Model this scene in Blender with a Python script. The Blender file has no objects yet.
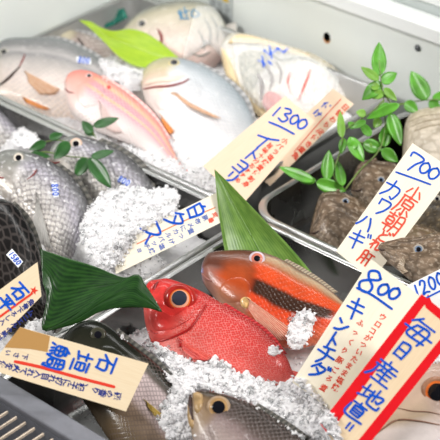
import bpy, bmesh, math, random
import numpy as np
from mathutils import Vector, Matrix
from mathutils.bvhtree import BVHTree

random.seed(7)
rng = np.random.default_rng(7)
SC = bpy.context.scene
COL = SC.collection
R = math.radians

# ------------------------------------------------------------------ camera
F = 1700.0
PITCH, HEAD, DIST = R(32.5), R(41.4), 2.1
fh = Vector((-math.sin(HEAD), math.cos(HEAD), 0))
FW = fh * math.cos(PITCH) + Vector((0, 0, -math.sin(PITCH)))
RT = Vector((fh.y, -fh.x, 0))
UP = RT.cross(FW)
CAM = -DIST * FW
TOC = -fh                                   # horizontal direction from the display towards the shopper
M_PX = DIST / F


def ray(u, v):
    return (FW + RT * ((u - 220) / F) + UP * ((220 - v) / F)).normalized()


def P(u, v, z=0.0):
    d = ray(u, v)
    return CAM + d * ((z - CAM.z) / d.z)


class Plane:
    """a tilted plane in the display: passes through the table point seen at (u,v) at height z"""
    def __init__(self, u, v, z, tilt, yaw=0.0):
        self.o = P(u, v, z)
        t = R(tilt)
        h = Matrix.Rotation(R(yaw), 3, 'Z') @ TOC
        self.n = (Vector((0, 0, math.cos(t))) + h * math.sin(t)).normalized()

    def at(self, u, v, h=0.0):
        d = ray(u, v)
        o = self.o + self.n * h
        return CAM + d * ((o - CAM).dot(self.n) / d.dot(self.n))


cam = bpy.data.cameras.new('camera')
cam.lens = F / 440 * 36
cam.sensor_width = 36
cam.clip_start = 0.05
co = bpy.data.objects.new('camera', cam)
COL.objects.link(co)
co.matrix_world = Matrix.Translation(CAM) @ Matrix((RT, UP, -FW)).transposed().to_4x4()
SC.camera = co
cam.dof.use_dof = True
cam.dof.focus_distance = 1.92
cam.dof.aperture_fstop = 8.5

# ------------------------------------------------------------------ materials
MATS = {}


def new_mat(name):
    m = bpy.data.materials.new(name)
    m.use_nodes = True
    nt = m.node_tree
    return m, nt, nt.nodes['Principled BSDF']


def N(nt, typ, **kw):
    n = nt.nodes.new(typ)
    for k, v in kw.items():
        setattr(n, k, v)
    return n


def L(nt, a, b):
    nt.links.new(a, b)


def c4(c):
    return (c[0], c[1], c[2], 1.0)


def math_(nt, op, a, b=None, clamp=False):
    n = N(nt, 'ShaderNodeMath', operation=op, use_clamp=clamp)
    for i, x in enumerate((a, b)):
        if x is None:
            continue
        if isinstance(x, (int, float)):
            n.inputs[i].default_value = x
        else:
            L(nt, x, n.inputs[i])
    return n.outputs[0]


def sstep(nt, x, a, b):
    n = N(nt, 'ShaderNodeMapRange', interpolation_type='SMOOTHSTEP')
    L(nt, x, n.inputs['Value'])
    if a <= b:
        n.inputs['From Min'].default_value, n.inputs['From Max'].default_value = a, b
    else:
        n.inputs['From Min'].default_value, n.inputs['From Max'].default_value = b, a
        n.inputs['To Min'].default_value, n.inputs['To Max'].default_value = 1, 0
    return n.outputs['Result']


def mixc(nt, fac, a, b, blend='MIX'):
    n = N(nt, 'ShaderNodeMix', data_type='RGBA', blend_type=blend)
    for sock, x in ((n.inputs['Factor'], fac), (n.inputs[6], a), (n.inputs[7], b)):
        if isinstance(x, (int, float)):
            sock.default_value = x
        elif isinstance(x, tuple):
            sock.default_value = c4(x)
        else:
            L(nt, x, sock)
    return n.outputs[2]


def ramp(nt, fac, stops):
    n = N(nt, 'ShaderNodeValToRGB')
    cr = n.color_ramp
    while len(cr.elements) > 1:
        cr.elements.remove(cr.elements[-1])
    for i, (p, c) in enumerate(stops):
        e = cr.elements[0] if i == 0 else cr.elements.new(p)
        e.position = p
        e.color = c4(c)
    L(nt, fac, n.inputs[0])
    return n.outputs[0]


def plain(name, color, rough=.5, metal=0., coat=0., spec=.5, noise=0., nscale=60, bump=0., sss=0., trans=0., ior=1.45, alpha=1.):
    if name in MATS:
        return MATS[name]
    m, nt, b = new_mat(name)
    b.inputs['Roughness'].default_value = rough
    b.inputs['Metallic'].default_value = metal
    b.inputs['Coat Weight'].default_value = coat * .5
    b.inputs['Coat Roughness'].default_value = .08
    b.inputs['Specular IOR Level'].default_value = spec * (.5 if coat else 1)
    b.inputs['Transmission Weight'].default_value = trans
    b.inputs['IOR'].default_value = ior
    b.inputs['Alpha'].default_value = alpha
    if sss:
        b.inputs['Subsurface Weight'].default_value = sss
        b.inputs['Subsurface Radius'].default_value = (.006, .006, .006)
    tc = N(nt, 'ShaderNodeTexCoord')
    nz = N(nt, 'ShaderNodeTexNoise')
    nz.inputs['Scale'].default_value = nscale
    nz.inputs['Detail'].default_value = 4
    L(nt, tc.outputs['Object'], nz.inputs['Vector'])
    dark = tuple(x * (1 - noise) for x in color)
    lite = tuple(min(1, x * (1 + noise * .6)) for x in color)
    L(nt, ramp(nt, nz.outputs['Fac'], [(.3, dark), (.7, lite)]), b.inputs['Base Color'])
    if bump:
        bp = N(nt, 'ShaderNodeBump')
        bp.inputs['Strength'].default_value = bump
        bp.inputs['Distance'].default_value = .001
        L(nt, nz.outputs['Fac'], bp.inputs['Height'])
        L(nt, bp.outputs[0], b.inputs['Normal'])
    MATS[name] = m
    return m


def fish_mat(name, Lm, Hm, body, head=None, head_s=.25, scale=.006, tint=(.5, .5, .5), strength=.6, edge=False, rnd=.2,
             mottle=.25, mscale=30, rough=.28, metal=0., bands=(), vnoise=.08, spots=None, bump=.35, wetness=.5, stretch=1.0):
    """skin pattern of a fish: colours run from back to belly (v) and from snout to tail (s)"""
    m, nt, b = new_mat(name)
    uv = N(nt, 'ShaderNodeUVMap')
    sp = N(nt, 'ShaderNodeSeparateXYZ')
    L(nt, uv.outputs[0], sp.inputs[0])
    s, v = sp.outputs[0], sp.outputs[1]
    met = N(nt, 'ShaderNodeCombineXYZ')
    L(nt, math_(nt, 'MULTIPLY', s, Lm), met.inputs[0])
    L(nt, math_(nt, 'MULTIPLY', v, Hm), met.inputs[1])
    nz = N(nt, 'ShaderNodeTexNoise')
    nz.inputs['Scale'].default_value = mscale
    nz.inputs['Detail'].default_value = 5
    L(nt, met.outputs[0], nz.inputs['Vector'])
    nf = nz.outputs['Fac']
    nfo = math_(nt, 'SUBTRACT', nf, .5)
    vd = math_(nt, 'ADD', v, math_(nt, 'MULTIPLY', nfo, vnoise))
    sd = math_(nt, 'ADD', s, math_(nt, 'MULTIPLY', nfo, vnoise))
    col = ramp(nt, vd, body)
    # scales: a staggered lattice
    mp = N(nt, 'ShaderNodeMapping')
    mp.inputs['Rotation'].default_value = (0, 0, R(45))
    mp2 = N(nt, 'ShaderNodeMapping')
    mp2.inputs['Scale'].default_value = (1 / scale, stretch / scale, 1)
    L(nt, met.outputs[0], mp2.inputs[0])
    L(nt, mp2.outputs[0], mp.inputs[0])
    vo = N(nt, 'ShaderNodeTexVoronoi', voronoi_dimensions='2D', feature='DISTANCE_TO_EDGE' if edge else 'F1')
    vo.inputs['Scale'].default_value = 1
    vo.inputs['Randomness'].default_value = rnd
    L(nt, mp.outputs[0], vo.inputs['Vector'])
    d = vo.outputs['Distance']
    sf = sstep(nt, d, .22, .03) if edge else sstep(nt, d, .25, .6)
    bodymask = sstep(nt, sd, head_s, head_s + .06)
    col = mixc(nt, math_(nt, 'MULTIPLY', math_(nt, 'MULTIPLY', sf, bodymask), strength), col, tint)
    if head:
        hc = ramp(nt, vd, head)
        col = mixc(nt, sstep(nt, sd, head_s + .04, head_s - .03), col, hc)
    for (s0, s1, v0, v1, bc, soft, st) in bands:
        k = math_(nt, 'MULTIPLY', sstep(nt, sd, s0 - soft, s0 + soft), sstep(nt, sd, s1 + soft, s1 - soft))
        k = math_(nt, 'MULTIPLY', k, math_(nt, 'MULTIPLY', sstep(nt, vd, v0 - soft, v0 + soft), sstep(nt, vd, v1 + soft, v1 - soft)))
        col = mixc(nt, math_(nt, 'MULTIPLY', k, st), col, bc)
    n2 = N(nt, 'ShaderNodeTexNoise')
    n2.inputs['Scale'].default_value = mscale * 4
    n2.inputs['Detail'].default_value = 4
    L(nt, met.outputs[0], n2.inputs['Vector'])
    if spots:
        col = mixc(nt, math_(nt, 'MULTIPLY', sstep(nt, n2.outputs['Fac'], spots[1], spots[1] + .08), spots[2]), col, spots[0])
    g = ramp(nt, nf, [(.3, (1 - mottle,) * 3), (.7, (1, 1, 1))])
    col = mixc(nt, 1.0, col, g, 'MULTIPLY')
    L(nt, col, b.inputs['Base Color'])
    b.inputs['Roughness'].default_value = rough
    b.inputs['Metallic'].default_value = metal * .5
    b.inputs['Coat Weight'].default_value = wetness * .25
    b.inputs['Coat Roughness'].default_value = .08
    b.inputs['Specular IOR Level'].default_value = .22
    hgt = math_(nt, 'ADD', math_(nt, 'MULTIPLY', math_(nt, 'MULTIPLY', sf, bodymask), -1.0), n2.outputs['Fac'])
    bp = N(nt, 'ShaderNodeBump')
    bp.inputs['Strength'].default_value = bump
    bp.inputs['Distance'].default_value = .0015
    L(nt, hgt, bp.inputs['Height'])
    L(nt, bp.outputs[0], b.inputs['Normal'])
    return m


def ray_mat(name, c0, c1, rays=26, alpha=1.0, rough=.35, rib=.28, bump=.3):
    """fins and leaves: fine ribs across the sheet (UV x)"""
    if name in MATS:
        return MATS[name]
    m, nt, b = new_mat(name)
    uv = N(nt, 'ShaderNodeUVMap')
    sp = N(nt, 'ShaderNodeSeparateXYZ')
    L(nt, uv.outputs[0], sp.inputs[0])
    w = math_(nt, 'SINE', math_(nt, 'MULTIPLY', sp.outputs[0], rays * 6.283))
    nz = N(nt, 'ShaderNodeTexNoise')
    nz.inputs['Scale'].default_value = 9
    L(nt, uv.outputs[0], nz.inputs['Vector'])
    f = math_(nt, 'ADD', math_(nt, 'MULTIPLY', w, rib), nz.outputs['Fac'])
    L(nt, ramp(nt, f, [(.25, c0), (.8, c1)]), b.inputs['Base Color'])
    b.inputs['Roughness'].default_value = rough
    b.inputs['Alpha'].default_value = alpha
    bp = N(nt, 'ShaderNodeBump')
    bp.inputs['Strength'].default_value = bump
    bp.inputs['Distance'].default_value = .001
    L(nt, w, bp.inputs['Height'])
    L(nt, bp.outputs[0], b.inputs['Normal'])
    MATS[name] = m
    return m


def wood_mat(name, c, streak=.12):
    if name in MATS:
        return MATS[name]
    m, nt, b = new_mat(name)
    uv = N(nt, 'ShaderNodeUVMap')
    mp = N(nt, 'ShaderNodeMapping')
    mp.inputs['Scale'].default_value = (30, 1.2, 1)
    L(nt, uv.outputs[0], mp.inputs[0])
    nz = N(nt, 'ShaderNodeTexNoise')
    nz.inputs['Scale'].default_value = 1.5
    nz.inputs['Detail'].default_value = 5
    L(nt, mp.outputs[0], nz.inputs['Vector'])
    dk = (c[0] * (1 - streak * .6), c[1] * (1 - streak), c[2] * (1 - streak * 1.5))
    L(nt, ramp(nt, nz.outputs['Fac'], [(.3, dk), (.65, c)]), b.inputs['Base Color'])
    b.inputs['Roughness'].default_value = .75
    b.inputs['Specular IOR Level'].default_value = .2
    MATS[name] = m
    return m


def steel_mat(name, lo, hi):
    m, nt, b = new_mat(name)
    tc = N(nt, 'ShaderNodeTexCoord')
    nz = N(nt, 'ShaderNodeTexNoise')
    nz.inputs['Scale'].default_value = 18
    nz.inputs['Detail'].default_value = 6
    L(nt, tc.outputs['Object'], nz.inputs['Vector'])
    L(nt, ramp(nt, nz.outputs['Fac'], [(.3, lo), (.7, hi)]), b.inputs['Base Color'])
    b.inputs['Metallic'].default_value = 1
    L(nt, ramp(nt, nz.outputs['Fac'], [(.3, (.2,) * 3), (.7, (.32,) * 3)]), b.inputs['Roughness'])
    return m


STEEL = steel_mat('brushed_steel', (.13, .13, .125), (.21, .21, .205))
STEELR = plain('steel_rim_highlight', (.56, .56, .55), .3, metal=1.0, noise=.04, nscale=6)  # tray steel brightened: the rim highlights are put into the colour
BLUE = plain('blue_marker', (.008, .10, .62), .8, spec=.1, noise=.12)
RED = plain('red_marker', (.78, .045, .03), .8, spec=.1, noise=.12)
SRED = plain('red_pen', (.80, .10, .06), .8, spec=.1, noise=.12)
NAVY = plain('navy_pen', (.03, .05, .26), .8, spec=.1, noise=.1)
BLACKM = plain('black_print', (.05, .05, .06), .5)
MOUTH = plain('dark_slit', (.05, .025, .02), .4)
MOUTHR = plain('red_slit', (.25, .03, .03), .4)
PUPIL = plain('pupil_black', (.006, .006, .010), .06, coat=1)


def ice_mat():
    m, nt, b = new_mat('crushed_ice')
    tc = N(nt, 'ShaderNodeTexCoord')
    nz = N(nt, 'ShaderNodeTexNoise')
    nz.inputs['Scale'].default_value = 90
    nz.inputs['Detail'].default_value = 3
    L(nt, tc.outputs['Object'], nz.inputs['Vector'])
    L(nt, ramp(nt, nz.outputs['Fac'], [(.3, (.93, .92, .94)), (.65, (.985, .975, .98))]), b.inputs['Base Color'])
    b.inputs['Roughness'].default_value = .22
    b.inputs['IOR'].default_value = 1.31
    b.inputs['Specular IOR Level'].default_value = .3
    tr = N(nt, 'ShaderNodeBsdfTranslucent')
    tr.inputs[0].default_value = (.97, .96, .97, 1)
    mx = N(nt, 'ShaderNodeMixShader')
    mx.inputs[0].default_value = .2
    L(nt, b.outputs[0], mx.inputs[1])
    L(nt, tr.outputs[0], mx.inputs[2])
    L(nt, mx.outputs[0], nt.nodes['Material Output'].inputs['Surface'])
    return m


ICE = ice_mat()
ICEG = plain('glassy_ice', (.96, .97, .98), .12, trans=.8, ior=1.31, noise=.02)

# ------------------------------------------------------------------ mesh helpers


def mesh_obj(name, verts, faces, mat, parent=None, smooth=True, uvs=None, mods=()):
    me = bpy.data.meshes.new(name)
    me.from_pydata([tuple(v) for v in verts], [], faces)
    if uvs is not None:
        ul = me.uv_layers.new(name='UVMap')
        idx = np.empty(len(me.loops), dtype=np.int32)
        me.loops.foreach_get('vertex_index', idx)
        ul.data.foreach_set('uv', np.asarray(uvs, dtype=np.float32)[idx].ravel())
    if smooth:
        me.polygons.foreach_set('use_smooth', [True] * len(me.polygons))
    mats = mat if isinstance(mat, (list, tuple)) else [mat]
    for mm in mats:
        me.materials.append(mm)
    me.update()
    o = bpy.data.objects.new(name, me)
    COL.objects.link(o)
    if parent is not None:
        o.parent = parent
    for k in mods:
        if k[0] == 'solid':
            md = o.modifiers.new('thickness', 'SOLIDIFY')
            md.thickness = k[1]
            md.offset = k[2] if len(k) > 2 else 0
        elif k[0] == 'bevel':
            md = o.modifiers.new('bevel', 'BEVEL')
            md.width = k[1]
            md.segments = 2
    return o


def thing(name, label, cat, group=None):
    o = bpy.data.objects.new(name, None)
    o.empty_display_size = .02
    COL.objects.link(o)
    o['label'] = label
    o['category'] = cat
    if group:
        o['group'] = group
    return o


def tag(o, label, cat, group=None, kind=None):
    o['label'] = label
    o['category'] = cat
    if group:
        o['group'] = group
    if kind:
        o['kind'] = kind
    return o


def descend(o):
    for ch in o.children:
        yield ch
        yield from descend(ch)


def settle(root):
    """put the origin of a thing at its base: parts were modelled in display coordinates"""
    obs = list(descend(root))
    lo = Vector((1e9,) * 3)
    hi = -lo
    for o in obs:
        for v in o.data.vertices:
            for i in range(3):
                lo[i] = min(lo[i], v.co[i])
                hi[i] = max(hi[i], v.co[i])
    base = Vector(((lo.x + hi.x) / 2, (lo.y + hi.y) / 2, lo.z))
    M = Matrix.Translation(-base)
    done = set()
    for o in obs:
        if o.data.name not in done:
            o.data.transform(M)
            done.add(o.data.name)
    root.location = base
    return root


def settle_mesh(o):
    lo = [min(v.co[i] for v in o.data.vertices) for i in range(3)]
    hi = [max(v.co[i] for v in o.data.vertices) for i in range(3)]
    base = Vector(((lo[0] + hi[0]) / 2, (lo[1] + hi[1]) / 2, lo[2]))
    o.data.transform(Matrix.Translation(-base))
    o.location = base
    return o


def crom(pts, n, closed=False):
    """Catmull-Rom through pts, n samples evenly spaced by length"""
    p = np.array([tuple(q) for q in pts], dtype=float)
    if closed:
        p = np.vstack([p[-1], p, p[0], p[1]])
    else:
        p = np.vstack([2 * p[0] - p[1], p, 2 * p[-1] - p[-2]])
    out = []
    K = 12
    for i in range(1, len(p) - 2):
        t = np.linspace(0, 1, K, endpoint=False)[:, None]
        a, b, c, d = p[i - 1], p[i], p[i + 1], p[i + 2]
        out.append(.5 * (2 * b + (c - a) * t + (2 * a - 5 * b + 4 * c - d) * t ** 2 + (3 * b - a - 3 * c + d) * t ** 3))
    out = np.vstack(out + [p[-2][None]])
    s = np.concatenate([[0], np.cumsum(np.linalg.norm(np.diff(out, axis=0), axis=1))])
    q = np.linspace(0, s[-1], n + 1 if closed else n)
    if closed:
        q = q[:-1]
    return np.stack([np.interp(q, s, out[:, k]) for k in range(p.shape[1])], 1)


def box(name, x0, x1, y0, y1, z0, z1, mat, parent=None, bevel=0):
    v = [(x, y, z) for x in (x0, x1) for y in (y0, y1) for z in (z0, z1)]
    f = [(0, 1, 3, 2), (4, 6, 7, 5), (0, 4, 5, 1), (2, 3, 7, 6), (0, 2, 6, 4), (1, 5, 7, 3)]
    return mesh_obj(name, v, f, mat, parent, smooth=False, mods=[('bevel', bevel)] if bevel else ())


def grid_faces(nr, nc, wrap=False):
    f = []
    for i in range(nr - 1):
        for j in range(nc if wrap else nc - 1):
            k = (j + 1) % nc
            f.append((i * nc + j, i * nc + k, (i + 1) * nc + k, (i + 1) * nc + j))
    return f


def tube(name, pts, rad, mat, parent, n=8):
    pts = [Vector(p) for p in pts]
    vs = []
    for i, p in enumerate(pts):
        t = (pts[min(i + 1, len(pts) - 1)] - pts[max(i - 1, 0)]).normalized()
        a = t.orthogonal().normalized()
        b = t.cross(a)
        r = rad[i] if isinstance(rad, (list, np.ndarray)) else rad
        for k in range(n):
            an = 2 * math.pi * k / n
            vs.append(p + (a * math.cos(an) + b * math.sin(an)) * r)
    f = grid_faces(len(pts), n, True)
    f.append(tuple(range(n - 1, -1, -1)))
    f.append(tuple(range((len(pts) - 1) * n, len(pts) * n)))
    return mesh_obj(name, vs, f, mat, parent)


# ------------------------------------------------------------------ setting
CASE = plain('case_white', (.88, .92, .89), .35, noise=.02, nscale=8)
CASEG = plain('case_grey', (.56, .60, .59), .4, noise=.04, nscale=8)
DARKM = plain('case_bottom', (.10, .10, .10), .6, noise=.3)
RAILM = plain('grey_painted_rail', (.17, .175, .20), .4, metal=.2, noise=.15, nscale=60)


def struct(o):
    o['kind'] = 'structure'
    return o


struct(box('floor', -.75, .70, -.60, .47, -.16, -.14, DARKM))
struct(box('wall_left', -.60, -.556, -.60, .47, -.14, .40, CASE))
# back wall with a round bolt hole, its ledge and rails
HOLE = Vector((0, 0, 0))
d = ray(327, 37)
t_ = (.45 - CAM.y) / d.y
HOLE = CAM + d * t_
d = ray(418, 48)
SCREW = CAM + d * ((.45 - CAM.y) / d.y)
d = ray(440, 40)
ZRAIL = (CAM + d * ((.45 - CAM.y) / d.y)).z
ZRAIL2 = (CAM + ray(440, 24) * ((.45 - CAM.y) / ray(440, 24).y)).z


def wall_with_hole():
    x0, x1, z0, z1, y = -.75, .70, -.14, ZRAIL + .03, .45
    r, q = .0062, .012
    bm = bmesh.new()
    n = 32
    cx, cz = HOLE.x, HOLE.z
    ring, sq, deep = [], [], []
    for k in range(n):
        a = 2 * math.pi * k / n
        c, s = math.cos(a), math.sin(a)
        m = max(abs(c), abs(s))
        ring.append(bm.verts.new((cx + r * c, y, cz + r * 1.15 * s)))
        deep.append(bm.verts.new((cx + r * c, y + .018, cz + r * 1.15 * s)))
        sq.append(bm.verts.new((cx + q * c / m, y, cz + q * s / m)))
    for k in range(n):
        j = (k + 1) % n
        bm.faces.new((ring[k], ring[j], sq[j], sq[k]))
        bm.faces.new((deep[k], deep[j], ring[j], ring[k]))
    def quad(a, b, c, e):
        bm.faces.new([bm.verts.new((p[0], y, p[1])) for p in (a, b, c, e)])
    quad((x0, z0), (cx - q, z0), (cx - q, z1), (x0, z1))
    quad((cx + q, z0), (x1, z0), (x1, z1), (cx + q, z1))
    quad((cx - q, z0), (cx + q, z0), (cx + q, cz - q), (cx - q, cz - q))
    quad((cx - q, cz + q), (cx + q, cz + q), (cx + q, z1), (cx - q, z1))
    bmesh.ops.recalc_face_normals(bm, faces=bm.faces[:])
    me = bpy.data.meshes.new('wall_back')
    bm.to_mesh(me)
    bm.free()
    me.materials.append(CASE)
    me.materials.append(plain('hole_shade_black', (.008, .007, .006), .9, spec=.05))  # hole interior painted black, its shade put into the colour
    for p in me.polygons:
        if abs(p.normal.y) < .5:
            p.material_index = 1
    o = bpy.data.objects.new('wall_back', me)
    COL.objects.link(o)
    return struct(o)


WB = wall_with_hole()
hb = box('hole_shade_backing', HOLE.x - .02, HOLE.x + .02, .467, .47, HOLE.z - .02, HOLE.z + .02, plain('hole_shade_black', (.008, .007, .006), .9, spec=.05), WB)  # added black plate standing in for the shade inside the hole
# rust stain around the hole's lower rim
rv, rf = [], []
for k in range(25):
    a = R(-170 + k * 6.6)
    w = .0022 * math.sin(math.pi * k / 24) + .0004
    for rr in (.0061, .0061 + w):
        rv.append((HOLE.x + rr * math.cos(a), .4496, HOLE.z + rr * 1.15 * math.sin(a)))
mesh_obj('rust_stain', rv, grid_faces(25, 2), plain('rust', (.62, .26, .07), .7, noise=.3), WB)
sv = []
prof = [(.0052, 0), (.0052, .0012), (.0036, .003), (.0012, .0036), (.0012, .0024), (0.0001, .0024)]
for rr, h in prof:
    for k in range(20):
        a = 2 * math.pi * k / 20
        sv.append((SCREW.x + rr * math.cos(a), .4498 - h, SCREW.z + rr * math.sin(a)))
mesh_obj('screw_head', sv, grid_faces(len(prof), 20, True), plain('screw_metal', (.16, .17, .18), .4, metal=.6), WB)
struct(box('trim_1', -.75, .70, .434, .47, ZRAIL, ZRAIL2, plain('rail_white', (.90, .92, .91), .3), bevel=.003))
struct(box('trim_2', -.75, .70, .47, .50, -.14, ZRAIL2 + .03, CASEG))
struct(box('trim_3', -.75, .70, .46, .50, ZRAIL2 + .018, ZRAIL2 + .06, plain('rail_white', (.9, .92, .91)), bevel=.002))
# front rail of the case and the air grille in front of it
YR1 = P(55, 407.5, .010).y
YR0 = P(20, 409, .010).y
struct(box('trim_4', -.75, .70, YR0, YR1, .0015, .010, RAILM, bevel=.002))
struct(box('trim_5', -.75, .70, YR0, YR0 + .008, -.14, .0015, RAILM))
GR = thing('air_grille', 'slatted air grille with pale bars along the front edge of the case', 'grille')
gv, gf = [], []
GW = plain('grille_bar', (.70, .58, .46), .4, noise=.35, nscale=300)
for k in range(30):
    x = P(5.7, 408, .004).x - .2 + k * (P(38.6, 432, .004).x - P(5.7, 408, .004).x) / 4
    v = [(xx, yy, zz) for xx in (x, x + .0017) for yy in (YR0 - .12, YR0 - .006) for zz in (.001, .004)]
    b = len(gv)
    gv += v
    gf += [tuple(b + i for i in q) for q in [(0, 1, 3, 2), (4, 6, 7, 5), (0, 4, 5, 1), (2, 3, 7, 6), (0, 2, 6, 4), (1, 5, 7, 3)]]
mesh_obj('slats', gv, gf, GW, GR, smooth=False)
box('duct_tray', -.25, .40, YR0 - .12, YR0 - .001, -.075, -.07, plain('duct_dark', (.035, .035, .035), .7), GR)
box('frame', -.25, .40, YR0 - .13, YR0 - .12, -.08, -.02, RAILM, GR)
settle(GR)


def tray(x0, x1, y0, y1, depth, rc, label, metal=None):
    root = thing('steel_tray', label, 'tray', 'stainless steel trays of the fish display')
    prof = [(0, -.012), (0, -.0015), (.0012, 0), (.0066, 0), (.0086, -.002), (.018, -depth + .014), (.022, -depth + .004), (.032, -depth)]

    def loop(inset, z):
        out = []
        for (cx, cy, a0) in ((x1, y1, 0), (x0, y1, 90), (x0, y0, 180), (x1, y0, 270)):
            r = rc - inset * .5
            ccx = cx - (rc + inset * .5) if cx == x1 else cx + (rc + inset * .5)
            ccy = cy - (rc + inset * .5) if cy == y1 else cy + (rc + inset * .5)
            for k in range(9):
                a = R(a0 + k * 90 / 8)
                out.append((ccx + r * math.cos(a), ccy + r * math.sin(a), z))
        return out

    rim = [p for i in range(5) for p in loop(*prof[i])]
    mesh_obj('rim', rim, grid_faces(5, 36, True), STEELR, root)
    w = [p for i in range(4, 8) for p in loop(*prof[i])]
    f = grid_faces(4, 36, True)
    f.append(tuple(range(3 * 36, 4 * 36)))
    mesh_obj('basin', w, f, metal or STEEL, root)
    return settle(root)


tray(-.545, -.032, .035, .412, .085, .022, 'steel tray at the back holding pale breams and a pink fish',
     plain('steel_wall_reflection', (.50, .50, .49), .5, metal=.75, noise=.1, nscale=20))  # same tray steel, the white wall's reflection put into a paler colour
tray(-.50, .0255, YR0 + .014, .0325, .085, .022, 'steel tray on the left holding grey silver breams on ice')
tray(.0290, .52, YR0 + .014, .0355, .085, .022, 'steel tray in front holding the red fish')
tray(.004, .50, .0400, .405, .062, .045, 'round-cornered steel tray on the right holding brown filefish')

# warning label stuck to the back wall near the corner
WL = thing('warning_label', 'grey printed label with two yellow triangles on back wall', 'label')
dl = ray(222, 10)
c0 = CAM + dl * ((.45 - CAM.y) / dl.y)
box('backing', c0.x - .026, c0.x + .022, .4488, .4496, c0.z - .018, c0.z + .03, plain('label_grey', (.60, .64, .64), .5, noise=.08, nscale=200), WL)
lv, lf = [], []
for i in range(7):
    z = c0.z + .010 - i * .0042
    for j in range(3):
        x = c0.x - .022 + j * .0145
        b = len(lv)
        lv += [(x, .4485, z), (x + .011 - .002 * ((i + j) % 3), .4485, z), (x + .011 - .002 * ((i + j) % 3), .4485, z + .0016), (x, .4485, z + .0016)]
        lf.append((b, b + 1, b + 2, b + 3))
mesh_obj('printed_lines', lv, lf, plain('print_grey', (.22, .24, .25), .6), WL, smooth=False)
for dx in (-.016, .002):
    x, z = c0.x + dx, c0.z + .017
    mesh_obj('warning_triangle', [(x, .4484, z), (x + .013, .4484, z), (x + .0065, .4484, z + .011), (x, .4487, z), (x + .013, .4487, z), (x + .0065, .4487, z + .011)],
             [(0, 1, 2), (3, 5, 4), (0, 3, 4, 1), (1, 4, 5, 2), (2, 5, 3, 0)], plain('warning_yellow', (.85, .55, .02), .5), WL, smooth=False)
settle(WL)

# ------------------------------------------------------------------ fish


FISH = []
BOARDS = []


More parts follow.
